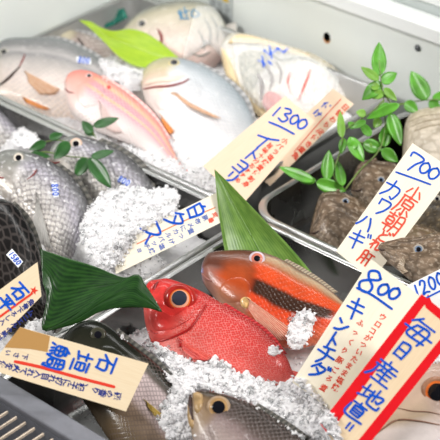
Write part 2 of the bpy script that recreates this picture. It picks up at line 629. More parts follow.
class Fish:
    def __init__(self, label, dorsal, ventral, plane, thick, mat_kw, cat='fish', name='whole_fish', group=None, NS=64, NA=36, taper=.45, sq=.85):
        self.root = thing(name, label, cat, group)
        self.pl = plane
        D = np.array([tuple(plane.at(*p)) for p in dorsal])
        V = np.array([tuple(plane.at(*p)) for p in ventral])
        D, V = crom(D, NS), crom(V, NS)
        C = (D + V) / 2
        self.C = C
        H = (D - V) / 2
        hh = np.linalg.norm(H, axis=1)
        Lm = float(np.sum(np.linalg.norm(np.diff(C, axis=0), axis=1)))
        Hm = float(hh.max() * 2)
        n = np.array(plane.n)
        vs, uvs = [], []
        for i in range(NS):
            s = i / (NS - 1)
            w = thick * hh[i] * (1 - taper * s) * (1 - .35 * math.exp(-s / .06))
            w = max(w, .0012)
            for k in range(NA):
                a = 2 * math.pi * k / NA
                sn = math.sin(a)
                q = C[i] + H[i] * math.cos(a) + n * (w * math.copysign(abs(sn) ** sq, sn))
                vs.append(q)
                uvs.append((s, (1 - math.cos(a)) / 2))
        f = grid_faces(NS, NA, True)
        f.append(tuple(range(NA - 1, -1, -1)))
        f.append(tuple(range((NS - 1) * NA, NS * NA)))
        kw = dict(mat_kw)
        self.mat = fish_mat(kw.pop('name'), Lm, Hm, **kw)
        self.body = mesh_obj('body', vs, f, self.mat, self.root, uvs=uvs)
        self.vs, self.fs, self.uvs = vs, f, uvs
        self.bvh = BVHTree.FromPolygons([Vector(v) for v in vs], f)
        FISH.append(self)

    def hit(self, u, v):
        d = ray(u, v)
        loc, nor, idx, dist = self.bvh.ray_cast(CAM, d)
        if loc is None:
            p = self.pl.at(u, v)
            loc, nor, idx, dist = self.bvh.find_nearest(p)
        if nor.dot(d) > 0:
            nor = -nor
        return loc, nor

    def skin_uv(self, p):
        loc, nor, idx, ds = self.bvh.find_nearest(p)
        a = b = w = 0.0
        for i in self.fs[idx][:4]:
            k = 1 / ((loc - Vector(self.vs[i])).length + 1e-5)
            a, b, w = a + self.uvs[i][0] * k, b + self.uvs[i][1] * k, w + k
        return (a / w, b / w)

    def eye(self, u, v, r, iris, ring, pr=.5, ring_w=.25, bulge=.45, pupil=PUPIL, face=.5, poff=(0, 0), inner=None, flat=1.0):
        loc, nor = self.hit(u, v)
        n = (nor * face + (-ray(u, v)) * (1 - face)).normalized()
        a = n.cross(Vector((0, 0, 1))).normalized()
        b = a.cross(n)
        rm = r * M_PX
        loc = loc - n * rm * .22
        NR, NA = 14, 32
        vs, fm = [], []
        for i in range(NR):
            t = i / (NR - 1)
            rad = rm * (1.12 - 1.12 * t)
            h = rm * bulge * math.sqrt(max(0, 1 - (rad / (rm * 1.12)) ** 2)) + rm * .02
            if rad > rm * (1 - ring_w):
                h += rm * .07
            rad = max(rad, rm * .01)
            for k in range(NA):
                an = 2 * math.pi * k / NA
                vs.append(loc + a * (rad * math.cos(an)) + b * (rad * flat * math.sin(an)) + n * h)
        f = grid_faces(NR, NA, True)
        f.append(tuple(range((NR - 1) * NA, NR * NA)))
        o = mesh_obj('eye', vs, f, [ring, iris] + ([inner] if inner else []), self.root)
        for p in o.data.polygons:
            i = p.index // NA
            rad = 1.12 - 1.12 * (i + .5) / (NR - 1)
            p.material_index = 0 if rad > 1 - ring_w else (2 if inner and rad < pr + .1 else 1)
        # pupil
        pv = []
        pc = loc + a * (poff[0] * rm) - b * (poff[1] * rm)
        for i in range(7):
            t = i / 6
            rad = rm * pr * (1 - t * .98)
            q = math.hypot(rad, math.hypot(*poff) * rm)
            h = rm * bulge * math.sqrt(max(0, 1 - (min(q, rm) / (rm * 1.12)) ** 2)) + rm * (.05 + .05 * t)
            for k in range(24):
                an = 2 * math.pi * k / 24
                pv.append(pc + a * (rad * math.cos(an)) + b * (rad * math.sin(an) * flat) + n * h)
        pf = grid_faces(7, 24, True)
        pf.append(tuple(range(6 * 24, 7 * 24)))
        mesh_obj('pupil', pv, pf, pupil, o)
        return o

    def patch(self, name, poly, h, mat, rows=7, n=44, parent=None, lift=None, smooth_poly=True, power=4, flush=.0003):
        """a raised plate that follows the skin: gill cover, lip, sticker, cut flesh"""
        pts = crom(poly, n, closed=True) if smooth_poly else np.array(poly, dtype=float)
        if not smooth_poly:
            q = []
            for i in range(len(pts)):
                a, b = pts[i], pts[(i + 1) % len(pts)]
                for t in np.linspace(0, 1, 8, endpoint=False):
                    q.append(a + (b - a) * t)
            pts = np.array(q)
        n = len(pts)
        c = pts.mean(0)
        skin = mat is None
        mat = mat or self.mat
        vs, uvs = [], []
        for i in range(rows):
            r = 1 - i / (rows - 1) * .98
            for p in pts:
                q = c + (p - c) * r
                loc, nor = self.hit(*q)
                hh = h * (1 - r ** power) + flush
                if r == 1:
                    hh = -.0006 if h > .0008 else flush
                vs.append(loc + nor * hh)
                uvs.append(self.skin_uv(loc) if skin else ((q[0] - pts[:, 0].min()) / (np.ptp(pts[:, 0]) + 1e-6), (q[1] - pts[:, 1].min()) / (np.ptp(pts[:, 1]) + 1e-6)))
        f = grid_faces(rows, n, True)
        f.append(tuple(range((rows - 1) * n, rows * n)))
        return mesh_obj(name, vs, f, mat, parent or self.root, uvs=uvs)

    def line(self, name, pts, r, mat, lift=0.0, n=26, taper=True):
        q = crom(pts, n)
        vs = []
        for p in q:
            loc, nor = self.hit(*p)
            vs.append(loc + nor * lift)
        rad = [r * M_PX * (.35 + .65 * math.sin(math.pi * (.08 + .84 * i / (n - 1))) if taper else 1) for i in range(n)]
        return tube(name, vs, rad, mat, self.root)

    def fin(self, name, base, tip, mat, h0=.0005, h1=.006, on_skin=True, n=36, m=10, ripple=.0006, rays=13, parent=None):
        """a fan of rays between a base line and a tip line"""
        B, T = crom(base, n), crom(tip, n)
        vs, uvs = [], []
        for i in range(m):
            t = i / (m - 1)
            for j in range(n):
                p = B[j] * (1 - t) + T[j] * t
                hh = h0 + (h1 - h0) * t + ripple * math.sin(j / (n - 1) * rays * 6.283) * (.3 + t)
                if on_skin:
                    d = ray(*p)
                    loc, nor, ix, ds = self.bvh.ray_cast(CAM, d)
                    if loc is None:
                        loc = self.pl.at(*p)
                    vs.append(loc + self.pl.n * hh)
                else:
                    vs.append(self.pl.at(p[0], p[1], hh))
                uvs.append((j / (n - 1), t))
        return mesh_obj(name, vs, grid_faces(m, n), mat, parent or self.root, uvs=uvs, mods=[('solid', .0006)])

    def sticker(self, quad, text, size_px, ang, mat=None):
        poly = quad
        st = self.patch('price_sticker', poly, .0004, mat or plain('sticker_white', (.88, .90, .93), .4), rows=5, smooth_poly=False, flush=.0009)
        c = np.mean(np.array(quad, dtype=float), 0)
        ca, sa = math.cos(R(ang)), math.sin(R(ang))
        r = np.array([ca, sa]) * size_px
        up = np.array([sa, -ca]) * size_px * 1.3
        loc, nor = self.hit(*c)

        def mp(u, v, h):
            l2, n2 = self.hit(u, v)
            return l2 + n2 * (.0016 + h)
        ink = Ink(mp)
        k = len(text)
        for i, ch in enumerate(text):
            ctr = c + r * ((i - (k - 1) / 2) * .95)
            ink.char(ch, ctr, r * .75, up, 1.0)
        ink.build('price_lettering', BLUE, st)
        return st

    def done(self):
        return settle(self.root)


# ------------------------------------------------------------------ lettering
GLYPH = {
    '1': [[(.62, 1), (.38, 0)]],
    '2': [[(.1, .75), (.35, 1), (.75, .9), (.7, .6), (.05, .03), (.5, .1), (.95, .02)]],
    '3': [[(.1, .9), (.6, 1), (.8, .8), (.35, .55), (.85, .4), (.6, .05), (.05, .1)]],
    '5': [[(.85, 1), (.25, .95), (.2, .55), (.7, .6), (.8, .25), (.5, .0), (.1, .1)]],
    '7': [[(.05, .72), (.12, .98), (.95, .9), (.6, .45), (.35, 0)]],
    '8': [[(.9, .8), (.6, 1), (.25, .85), (.35, .6), (.75, .35), (.7, .05), (.3, .0), (.12, .25), (.4, .5), (.8, .7), (.9, .82)]],
    '0': [[(.55, 1), (.2, .75), (.12, .3), (.4, .0), (.75, .2), (.88, .7), (.55, 1), (.45, .96)]],
    '石': [[(.05, .85), (.95, .9)], [(.5, .88), (.36, .55), (.02, .22)], [(.34, .5), (.36, .02)], [(.34, .5), (.88, .54), (.82, .02)], [(.36, .08), (.84, .08)]],
    '垣': [[(.02, .68), (.4, .72)], [(.22, 1), (.22, .2)], [(0, .12), (.42, .28)], [(.5, .95), (1, .97)], [(.56, .74), (.58, .3)], [(.56, .74), (.96, .76), (.94, .3)], [(.57, .52), (.94, .53)], [(.57, .3), (.94, .3)], [(.46, .04), (1.05, .08)]],
    '鯛': [[(.26, 1.02), (.05, .76)], [(.16, .88), (.4, .88), (.3, .72)], [(.06, .7), (.08, .34), (.43, .34), (.44, .7), (.06, .7)], [(.07, .52), (.43, .52)], [(.25, .7), (.25, .34)], [(.04, .2), (-.02, .02)], [(.17, .2), (.2, .06)], [(.3, .2), (.35, .06)], [(.43, .22), (.5, .1)],
           [(.62, .95), (.62, .4), (.52, 0)], [(.62, .95), (1.02, .95), (1.03, .02), (.93, .06)], [(.7, .76), (.95, .76)], [(.82, .9), (.82, .58)], [(.68, .58), (.96, .58)], [(.72, .4), (.72, .2), (.92, .2), (.92, .4), (.72, .4)]],
    '白': [[(.55, 1.05), (.42, .85)], [(.2, .82), (.24, .02)], [(.2, .82), (.85, .84), (.8, .02)], [(.22, .45), (.8, .46)], [(.24, .06), (.8, .06)]],
    'タ': [[(.45, 1.02), (.08, .5)], [(.38, .84), (.88, .84), (.62, .35), (.2, -.02)], [(.34, .62), (.68, .38)]],
    'ス': [[(.1, .88), (.8, .9), (.55, .42), (.05, .02)], [(.55, .45), (.95, .02)]],
    'イ': [[(.95, 1), (.55, .72), (.02, .5)], [(.52, .74), (.5, -.05)]],
    'ト': [[(.42, 1), (.4, 0)], [(.42, .62), (.85, .38)]],
    'ヨ': [[(.12, .9), (.86, .92), (.84, .04)], [(.2, .5), (.84, .5)], [(.08, .08), (.84, .08)]],
    'リ': [[(.25, .92), (.27, .4)], [(.78, .98), (.76, .4), (.4, -.02)]],
    'カ': [[(.02, .7), (.9, .74), (.82, .1), (.62, .16)], [(.45, 1.05), (.4, .5), (.05, 0)]],
    'ワ': [[(.12, .92), (.15, .55)], [(.12, .9), (.9, .92), (.78, .42), (.38, -.02)]],
    'ハ': [[(.34, .85), (.22, .45), (.02, .1)], [(.6, .88), (.8, .5), (.92, .08)]],
    'キ': [[(.1, .7), (.85, .84)], [(.02, .38), (.95, .52)], [(.36, 1.05), (.58, -.05)]],
    'ギ': [[(.08, .68), (.78, .8)], [(.02, .38), (.86, .5)], [(.34, 1.02), (.54, -.05)], [(.86, 1.08), (.93, .9)], [(1.0, 1.12), (1.08, .94)]],
    'ン': [[(.08, .85), (.38, .66)], [(.08, .02), (.5, .2), (.95, .72)]],
    'チ': [[(.8, 1.02), (.2, .84)], [(.02, .55), (1, .6)], [(.5, .92), (.52, .4), (.25, -.05)]],
    'ダ': [[(.42, 1.02), (.05, .5)], [(.36, .84), (.82, .84), (.58, .35), (.18, -.02)], [(.32, .62), (.64, .38)], [(.9, 1.1), (.96, .92)], [(1.04, 1.12), (1.1, .95)]],
    '毎': [[(.36, 1.08), (.08, .72)], [(.26, .9), (.92, .92)], [(.32, .7), (.18, .14), (.88, .16)], [(.32, .7), (.82, .72), (.72, -.04)], [(-.04, .42), (1.05, .46)], [(.55, .66), (.42, .2)]],
    '日': [[(.2, .98), (.16, .02)], [(.2, .98), (.86, .98), (.82, .02)], [(.2, .52), (.82, .52)], [(.17, .06), (.82, .06)]],
    '産': [[(.5, 1.1), (.5, .95)], [(.12, .9), (.88, .92)], [(.34, .84), (.4, .72)], [(.66, .86), (.58, .72)], [(.08, .68), (.94, .7)], [(.18, .68), (.14, .3), (-.04, -.02)], [(.4, .58), (.28, .4)], [(.34, .48), (.84, .5)], [(.57, .62), (.57, .02)], [(.34, .26), (.8, .27)], [(.22, .0), (.96, .02)]],
    '地': [[(.02, .6), (.44, .68)], [(.22, .95), (.22, .25)], [(0, .16), (.44, .34)], [(.44, .5), (1, .74), (.92, .34), (.8, .4)], [(.7, 1), (.68, .28)], [(.52, .8), (.52, .12), (.66, .02), (1.02, .04), (1.06, .24)]],
    '直': [[(.12, .88), (.88, .9)], [(.5, 1.05), (.48, .75)], [(.3, .72), (.3, .2)], [(.3, .72), (.78, .72), (.76, .2)], [(.3, .55), (.76, .55)], [(.3, .38), (.76, .38)], [(.3, .2), (.76, .2)], [(.08, .7), (.1, .0), (1.05, .02)]],
    '!': [[(.5, 1), (.5, .4)], [(.5, .12), (.5, .02)]],
    '小': [[(.5, 1), (.52, 0), (.4, .1)], [(.24, .72), (.02, .25)], [(.76, .72), (1, .3)]],
    '原': [[(.08, .98), (.98, 1)], [(.14, .98), (.1, .4), (-.04, -.02)], [(.56, .98), (.48, .84)], [(.3, .8), (.32, .42)], [(.3, .8), (.86, .8), (.84, .42)], [(.31, .61), (.85, .61)], [(.32, .43), (.84, .43)], [(.57, .42), (.57, -.02), (.46, .06)], [(.38, .28), (.22, .08)], [(.76, .3), (.96, .08)]],
    '朝': [[(-.02, .88), (.5, .9)], [(.25, 1.02), (.25, .74)], [(.06, .72), (.08, .4), (.43, .4), (.43, .72), (.06, .72)], [(.08, .56), (.43, .56)], [(-.04, .24), (.52, .27)], [(.25, .4), (.25, -.03)], [(.64, .95), (.62, .4), (.5, -.02)], [(.64, .95), (1, .95), (.98, .0), (.86, .06)], [(.64, .66), (.98, .66)], [(.62, .38), (.98, .38)]],
    'ど': [[(.24, .98), (.36, .55)], [(.76, .76), (.3, .5), (.14, .2), (.4, .02), (.88, .08)], [(.82, 1.04), (.88, .9)], [(.98, 1.0), (1.04, .88)]],
    'れ': [[(.26, 1.02), (.26, -.02)], [(.02, .72), (.42, .76), (.02, .22)], [(.26, .5), (.62, .78), (.66, .08), (1, .22)]],
    '肝': [[(.08, .95), (.08, .4), (0, 0)], [(.08, .95), (.4, .95), (.4, .0)], [(.08, .66), (.4, .66)], [(.08, .38), (.4, .38)], [(.55, .9), (1, .9)], [(.5, .5), (1.05, .52)], [(.78, .9), (.78, -.02)]],
    '平': [[(.08, .92), (.92, .94)], [(.28, .76), (.36, .58)], [(.74, .8), (.62, .58)], [(-.02, .44), (1.02, .48)], [(.5, .92), (.5, -.02)]],
}
FONT_CACHE = {}


def font_glyph(ch):
    if ch not in FONT_CACHE:
        c = bpy.data.curves.new('glyph', 'FONT')
        c.body = ch
        c.resolution_u = 1
        c.offset = .028
        o = bpy.data.objects.new('glyph', c)
        COL.objects.link(o)
        dg = bpy.context.evaluated_depsgraph_get()
        me = bpy.data.meshes.new_from_object(o.evaluated_get(dg))
        vs = [(v.co.x, v.co.y) for v in me.vertices]
        fs = [tuple(p.vertices) for p in me.polygons]
        bpy.data.meshes.remove(me)
        bpy.data.objects.remove(o)
        bpy.data.curves.remove(c)
        FONT_CACHE[ch] = (vs, fs)
    return FONT_CACHE[ch]


class Ink:
    """marker strokes laid on a board; mp(u, v, h) gives the point of the board"""
    def __init__(self, mp):
        self.mp, self.v, self.f, self.k = mp, [], [], 0

    def stroke(self, pts, w):
        pts = np.array(pts, dtype=float)
        if len(pts) > 2:
            pts = crom(pts, 5 * len(pts))
        h = .00004 * (self.k % 9)
        self.k += 1
        n = len(pts)
        b = len(self.v)
        for i in range(n):
            t = pts[min(i + 1, n - 1)] - pts[max(i - 1, 0)]
            t = t / (np.linalg.norm(t) + 1e-9)
            q = np.array([-t[1], t[0]]) * w / 2 * (1.0 if 0 < i < n - 1 else .9)
            self.v.append(self.mp(*(pts[i] + q), h))
            self.v.append(self.mp(*(pts[i] - q), h))
        for i in range(n - 1):
            self.f.append((b + 2 * i, b + 2 * i + 1, b + 2 * i + 3, b + 2 * i + 2))
        for e, o in ((0, 1), (n - 1, n - 2)):
            t = pts[e] - pts[o]
            t = t / (np.linalg.norm(t) + 1e-9)
            q = np.array([-t[1], t[0]])
            c = len(self.v)
            for a in range(7):
                an = math.pi * a / 6
                self.v.append(self.mp(*(pts[e] + q * (w / 2 * .9 * math.cos(an)) + t * (w / 2 * .8 * math.sin(an))), h))
            self.f.append(tuple(range(c, c + 7)))

    def char(self, ch, c, r, q, w):
        """ch drawn by hand: c its middle, r its width vector, q its height vector"""
        c, r, q = (np.array(x, dtype=float) for x in (c, r, q))
        for st in GLYPH[ch]:
            self.stroke([c + r * (x - .5) + q * (y - .5) for x, y in st], w)

    def printed(self, ch, c, r, q):
        if ch == ' ':
            return
        c, r, q = (np.array(x, dtype=float) for x in (c, r, q))
        vs, fs = font_glyph(ch)
        b = len(self.v)
        sk = random.uniform(-.12, .12)
        for x, y in vs:
            x2 = x - .5 + sk * (y - .4)
            self.v.append(self.mp(*(c + r * x2 + q * (y - .38)), 0))
        self.f += [tuple(b + i for i in f) for f in fs]

    def column(self, text, a, b, size, up):
        """small handwriting running from a to b"""
        a, b = np.array(a, dtype=float), np.array(b, dtype=float)
        up = np.array(up, dtype=float)
        up /= np.linalg.norm(up)
        r = np.array([-up[1], up[0]])
        n = len(text)
        for i, ch in enumerate(text):
            k = i / max(1, n - 1)
            jit = r * random.uniform(-.08, .08) * size
            self.printed(ch, a + (b - a) * k + jit, r * size, up * size)

    def build(self, name, mat, parent):
        return mesh_obj(name, self.v, self.f, mat, parent, smooth=False)


class Sign:
    def __init__(self, label, quad, plane, mat, thick=.0011, bow=0.0):
        """quad: top-left, top-right, bottom-right, bottom-left as the writing reads"""
        self.root = thing('price_sign', label, 'price sign', 'handwritten wooden price signs')
        self.pl = plane
        q = [np.array(p, dtype=float) for p in quad]
        n, m = 14, 8
        self.q = q
        vs, uvs = [], []
        for lay in (0, -thick):
            for i in range(n):
                t = i / (n - 1)
                for j in range(m):
                    s = j / (m - 1)
                    p = (q[0] * (1 - s) + q[1] * s) * (1 - t) + (q[3] * (1 - s) + q[2] * s) * t
                    vs.append(plane.at(p[0], p[1], lay))
                    uvs.append((s, t * 3))
        f = grid_faces(n, m)
        k = n * m
        f += [tuple(k + i for i in reversed(g)) for g in grid_faces(n, m)]
        rim = [j for j in range(m)] + [i * m + m - 1 for i in range(1, n)] + [(n - 1) * m + j for j in range(m - 2, -1, -1)] + [i * m for i in range(n - 2, 0, -1)]
        for i in range(len(rim)):
            a, b = rim[i], rim[(i + 1) % len(rim)]
            f.append((a, a + k, b + k, b))
        BOARDS.append(BVHTree.FromPolygons([Vector(v) for v in vs], f))
        self.board = mesh_obj('board', vs, f, mat, self.root, smooth=False, uvs=uvs)

    def ink(self, h=.0003):
        return Ink(lambda u, v, hh: self.pl.at(u, v, h + hh))

    def poly(self, name, pts, mat, h=.00018):
        v = [self.pl.at(p[0], p[1], h) for p in pts] + [self.pl.at(p[0], p[1], -.00005) for p in pts]
        n = len(pts)
        f = [tuple(range(n)), tuple(range(2 * n - 1, n - 1, -1))] + [(i, i + n, (i + 1) % n + n, (i + 1) % n) for i in range(n)]
        return mesh_obj(name, v, f, mat, self.root, smooth=False)

    def done(self):
        return settle(self.root)



# ------------------------------------------------------------------ crushed ice
_ico = bmesh.new()
bmesh.ops.create_icosphere(_ico, subdivisions=1, radius=1)
ICO_V = np.array([v.co[:] for v in _ico.verts])
ICO_F = np.array([[v.index for v in f.verts] for f in _ico.faces])
_ico.free()


def under(u, v, zfall, boards=False):
    """what lies under the ice at a sight line: the nearest fish, else the bed"""
    d = ray(u, v)
    best = P(u, v, zfall)
    bd = (best - CAM).length
    for q in [x.bvh for x in FISH] + (BOARDS if boards else []):
        loc, nor, ix, ds = q.ray_cast(CAM, d)
        if loc is not None and ds < bd:
            best, bd = loc, ds
    return best


def cover(poly, n, h, big, zfall, boards=False):
    """a crust of ice lying over whatever fish lie under one part of the heap, with loose lumps on it"""
    poly = np.array(poly, dtype=float)
    A, B = poly, np.roll(poly, -1, 0)
    up = Vector((0, 0, 1)) * .75 + TOC * .45

    def depth_in(u, v):
        """distance to the outline, negative outside"""
        p = np.array((u, v))
        t = np.clip(np.sum((p - A) * (B - A), 1) / np.sum((B - A) ** 2, 1), 0, 1)
        dist = np.min(np.linalg.norm(A + (B - A) * t[:, None] - p, axis=1))
        cr = ((A[:, 1] > v) != (B[:, 1] > v)) & (u < (B[:, 0] - A[:, 0]) * (v - A[:, 1]) / (B[:, 1] - A[:, 1] + 1e-12) + A[:, 0])
        return dist if np.sum(cr) % 2 else -dist
    lo, hi = poly.min(0), poly.max(0)
    st = 1.6
    us, vs = np.arange(lo[0] - 2, hi[0] + 2, st), np.arange(lo[1] - 2, hi[1] + 2, st)
    idx, pts = {}, []
    for i, u in enumerate(us):
        for j, v in enumerate(vs):
            k = depth_in(u, v)
            if k > -1.2:
                t = min(1, max(0, (k + 1) / 6)) ** .6
                w = math.sin(u * .9 + 2 * math.sin(v * .5)) * math.sin(v * 1.1 + 1.6 * math.sin(u * .6))
                p = under(u, v, zfall, boards) + up * (h * t * (.62 + .2 * w + rng.uniform(-.12, .12)) - .0012 * (1 - t))
                idx[(i, j)] = len(pts)
                pts.append(p)
    tri = []
    for (i, j), a in idx.items():
        q = [idx.get((i + 1, j)), idx.get((i + 1, j + 1)), idx.get((i, j + 1))]
        if None not in q:
            tri += [(a, q[0], q[1]), (a, q[1], q[2])]
    out = []
    while len(out) < n:
        u, v = rng.uniform(lo, hi)
        k = depth_in(u, v)
        if k < 0 and rng.uniform() < 1 - math.exp(k / 1.5):
            continue
        if k < -4:
            continue
        t = min(1, max(0, (k + 1) / 6)) ** .6
        w = math.sin(u * .9 + 2 * math.sin(v * .5)) * math.sin(v * 1.1 + 1.6 * math.sin(u * .6))
        p = under(u, v, zfall, boards) + up * (h * t * (.62 + .2 * w + rng.uniform(-.15, .15)))
        out.append((p.x, p.y, p.z, big))
    return np.array(out), np.array([tuple(p) for p in pts]), np.array(tri, dtype=int).reshape(-1, 3)


def ice(x0, x1, y0, y1, base, mounds, n, label, size=(.0008, .0026), over=(), bare=()):
    """one bed of crushed ice; mounds = (u, v, z, radius in metres)"""
    ms = [(P(u, v, z), z, r) for (u, v, z, r) in mounds]

    def hgt(x, y):
        h = np.full(x.shape, base)
        for c, z, r in ms:
            d2 = ((x - c.x) ** 2 + (y - c.y) ** 2) / r ** 2
            h = np.maximum(h, base + (z - base) * np.exp(-d2 ** 1.6))
        for u, v, r in bare:                        # spots where the bed is lowered
            c = P(u, v, base)
            h = h - .06 * np.exp(-(((x - c.x) ** 2 + (y - c.y) ** 2) / r ** 2) ** 2)
        h = h + .0022 * np.sin(x * 310 + 1.7 * np.sin(y * 190)) * np.sin(y * 270 + 1.3 * np.sin(x * 230)) + .0015 * np.sin(x * 700 + y * 510)
        return h
    st = .004
    nx, ny = int((x1 - x0) / st), int((y1 - y0) / st)
    X, Y = np.meshgrid(np.linspace(x0, x1, nx), np.linspace(y0, y1, ny), indexing='ij')
    Z = hgt(X, Y) + rng.normal(0, .0006, X.shape)
    gv = np.stack([X.ravel(), Y.ravel(), Z.ravel()], 1)
    I, J = np.meshgrid(np.arange(nx - 1), np.arange(ny - 1), indexing='ij')
    a = (I * ny + J).ravel()
    tris = np.concatenate([np.stack([a, a + ny, a + ny + 1], 1), np.stack([a, a + ny + 1, a + 1], 1)])
    # lumps: half of them spread over the bed, half on the mounds
    px = rng.uniform(x0 + .004, x1 - .004, n)
    py = rng.uniform(y0 + .004, y1 - .004, n)
    if ms:
        k = rng.integers(0, len(ms), n)
        w = np.array([m[2] for m in ms])
        p = w ** 2 / np.sum(w ** 2)
        k = rng.choice(len(ms), n, p=p)
        cx = np.array([m[0].x for m in ms])[k]
        cy = np.array([m[0].y for m in ms])[k]
        rr = w[k] * np.sqrt(rng.uniform(0, 1.9, n))
        an = rng.uniform(0, 6.283, n)
        on = rng.uniform(0, 1, n) < .7
        px = np.where(on, np.clip(cx + rr * np.cos(an), x0 + .004, x1 - .004), px)
        py = np.where(on, np.clip(cy + rr * np.sin(an), y0 + .004, y1 - .004), py)
    pz = hgt(px, py)
    ex = [cover(*o) for o in over]
    if ex:
        e = np.concatenate([q[0] for q in ex])
        for q in ex:
            tris = np.concatenate([tris, q[2] + len(gv)])
            gv = np.concatenate([gv, q[1]])
        px, py, pz = (np.concatenate([q, e[:, i]]) for i, q in enumerate((px, py, pz)))
    n = len(px)
    s = rng.uniform(0, 1, n) ** 2.2 * (size[1] - size[0]) + size[0]
    if ex:
        s[-len(e):] = rng.uniform(0, 1, len(e)) ** 5 * e[:, 3] * 1.1 + .0007
    V = ICO_V[None] * (1 + rng.uniform(-.34, .34, (n, 12, 1)))
    V = V * rng.uniform(.6, 1.35, (n, 1, 3)) * s[:, None, None]
    q = rng.normal(size=(n, 4))
    q /= np.linalg.norm(q, axis=1)[:, None]
    w_, x_, y_, z_ = q.T
    Rm = np.stack([1 - 2 * (y_ ** 2 + z_ ** 2), 2 * (x_ * y_ - z_ * w_), 2 * (x_ * z_ + y_ * w_), 2 * (x_ * y_ + z_ * w_), 1 - 2 * (x_ ** 2 + z_ ** 2), 2 * (y_ * z_ - x_ * w_),
                   2 * (x_ * z_ - y_ * w_), 2 * (y_ * z_ + x_ * w_), 1 - 2 * (x_ ** 2 + y_ ** 2)], 1).reshape(n, 3, 3)
    V = np.einsum('nij,nkj->nki', Rm, V)
    V += np.stack([px, py, pz + s * .25], 1)[:, None, :]
    fv = (ICO_F[None] + (np.arange(n) * 12)[:, None, None]).reshape(-1, 3) + len(gv)
    allv = np.concatenate([gv, V.reshape(-1, 3)])
    allf = np.concatenate([tris, fv])
    me = bpy.data.meshes.new('crushed_ice')
    me.vertices.add(len(allv))
    me.vertices.foreach_set('co', allv.astype(np.float32).ravel())
    me.loops.add(len(allf) * 3)
    me.loops.foreach_set('vertex_index', allf.astype(np.int32).ravel())
    me.polygons.add(len(allf))
    me.polygons.foreach_set('loop_start', np.arange(len(allf), dtype=np.int32) * 3)
    sm = np.zeros(len(allf), dtype=bool)
    sm[:len(tris)] = True
    me.update(calc_edges=True)
    me.polygons.foreach_set('use_smooth', sm)
    me.materials.append(ICE)
    me.materials.append(ICEG)
    glassy = rng.uniform(0, 1, n) < np.where(s > .0019, .30, .0)
    mi = np.zeros(len(allf), dtype=np.int32)
    mi[len(tris):] = np.repeat(glassy, len(ICO_F))
    me.polygons.foreach_set('material_index', mi)
    o = bpy.data.objects.new('crushed_ice', me)
    COL.objects.link(o)
    tag(o, label, 'ice', 'beds of crushed ice', 'stuff')
    return o


# ------------------------------------------------------------------ the fish
SIL = dict(rough=.3, metal=.15, spots=((.92, .88, .86), .60, .18))  # pale spots are glints put into the silver skin colour
EY = plain('eye_silver', (.62, .60, .52), .2, coat=.6, noise=.2)
EYD = plain('eye_grey', (.30, .29, .26), .2, coat=.6, noise=.2)
EYW = plain('eye_pale', (.80, .72, .62), .25, coat=.6, noise=.15)
EYB = plain('eye_bronze', (.50, .30, .13), .2, coat=.7, noise=.3)
EYR = plain('eye_red', (.42, .022, .016), .2, coat=.7, noise=.3)
EYO = plain('eye_orange', (.78, .17, .03), .2, coat=.7, noise=.3)
FILM = None
FINP = ray_mat('fin_pale', (.50, .46, .42), (.78, .74, .68), 14, .85)
FINO = ray_mat('fin_orange', (.74, .38, .20), (.90, .66, .48), 10, .7)
FINOR = ray_mat('fin_bright_orange', (.80, .22, .03), (.90, .42, .12), 10)
FIND = ray_mat('fin_dark', (.05, .05, .045), (.16, .15, .13), 12)
FING = ray_mat('fin_grey', (.24, .24, .24), (.48, .47, .47), 12)
FINR = ray_mat('fin_red', (.55, .03, .03), (.85, .16, .12), 12)

# --- back tray -------------------------------------------------------------
TB = 22
pale_mat = dict(name='skin_pale_bream', body=[(0, (.16, .19, .19)), (.2, (.25, .25, .25)), (.30, (.56, .53, .52)), (.35, (.33, .32, .32)), (.5, (.66, .60, .56)), (.7, (.88, .75, .69)), (1, (.88, .74, .64))],
                head=[(0, (.30, .29, .20)), (.3, (.52, .46, .32)), (.6, (.70, .62, .55)), (1, (.84, .76, .7))], head_s=.26, scale=.006, tint=(.50, .48, .50), strength=.35, mottle=.15, **SIL)
f = Fish('large silver bream at back left, orange fin and black gill slit', [(-46, 92), (-30, 64), (0, 43), (30, 40), (60, 41), (90, 54), (115, 70), (140, 90), (156, 97)],
         [(-46, 92), (-34, 104), (0, 103), (30, 112), (60, 122), (90, 123), (120, 114), (142, 106), (156, 102)],
         Plane(55, 85, -.032, TB), .45, pale_mat, group='fish in the back tray')
f.eye(4, 52, 5, EYD, EY)
f.patch('gill_cover', [(-8, 62), (8, 52), (22, 50), (26, 58), (20, 70), (8, 80), (-4, 86), (-12, 76)], .0022, None)
f.line('gill_slit', [(-1, 86), (8, 79), (15, 72), (20, 67)], 1.6, MOUTH, .0012)
f.line('gill_edge', [(19, 68), (23, 60), (25, 55)], 1.0, MOUTHR, .0012)
f.fin('pectoral_fin', [(24, 71), (27, 76), (28, 82)], [(60, 90), (54, 95), (40, 95)], FINO, .0010, .0020)
f.fin('pelvic_fin', [(22, 97), (24, 100), (26, 103)], [(50, 110), (46, 111), (38, 109)], FINOR, .001, .003)
f.sticker([(76, 57), (91, 59), (91, 65), (77, 63)], '800', 4.2, 8)
f.fin('dorsal_fin', [(32, 40), (60, 41), (90, 54), (112, 68)], [(36, 37), (62, 37), (93, 51), (114, 66)], FING, 0, 0, on_skin=False)
f.done()

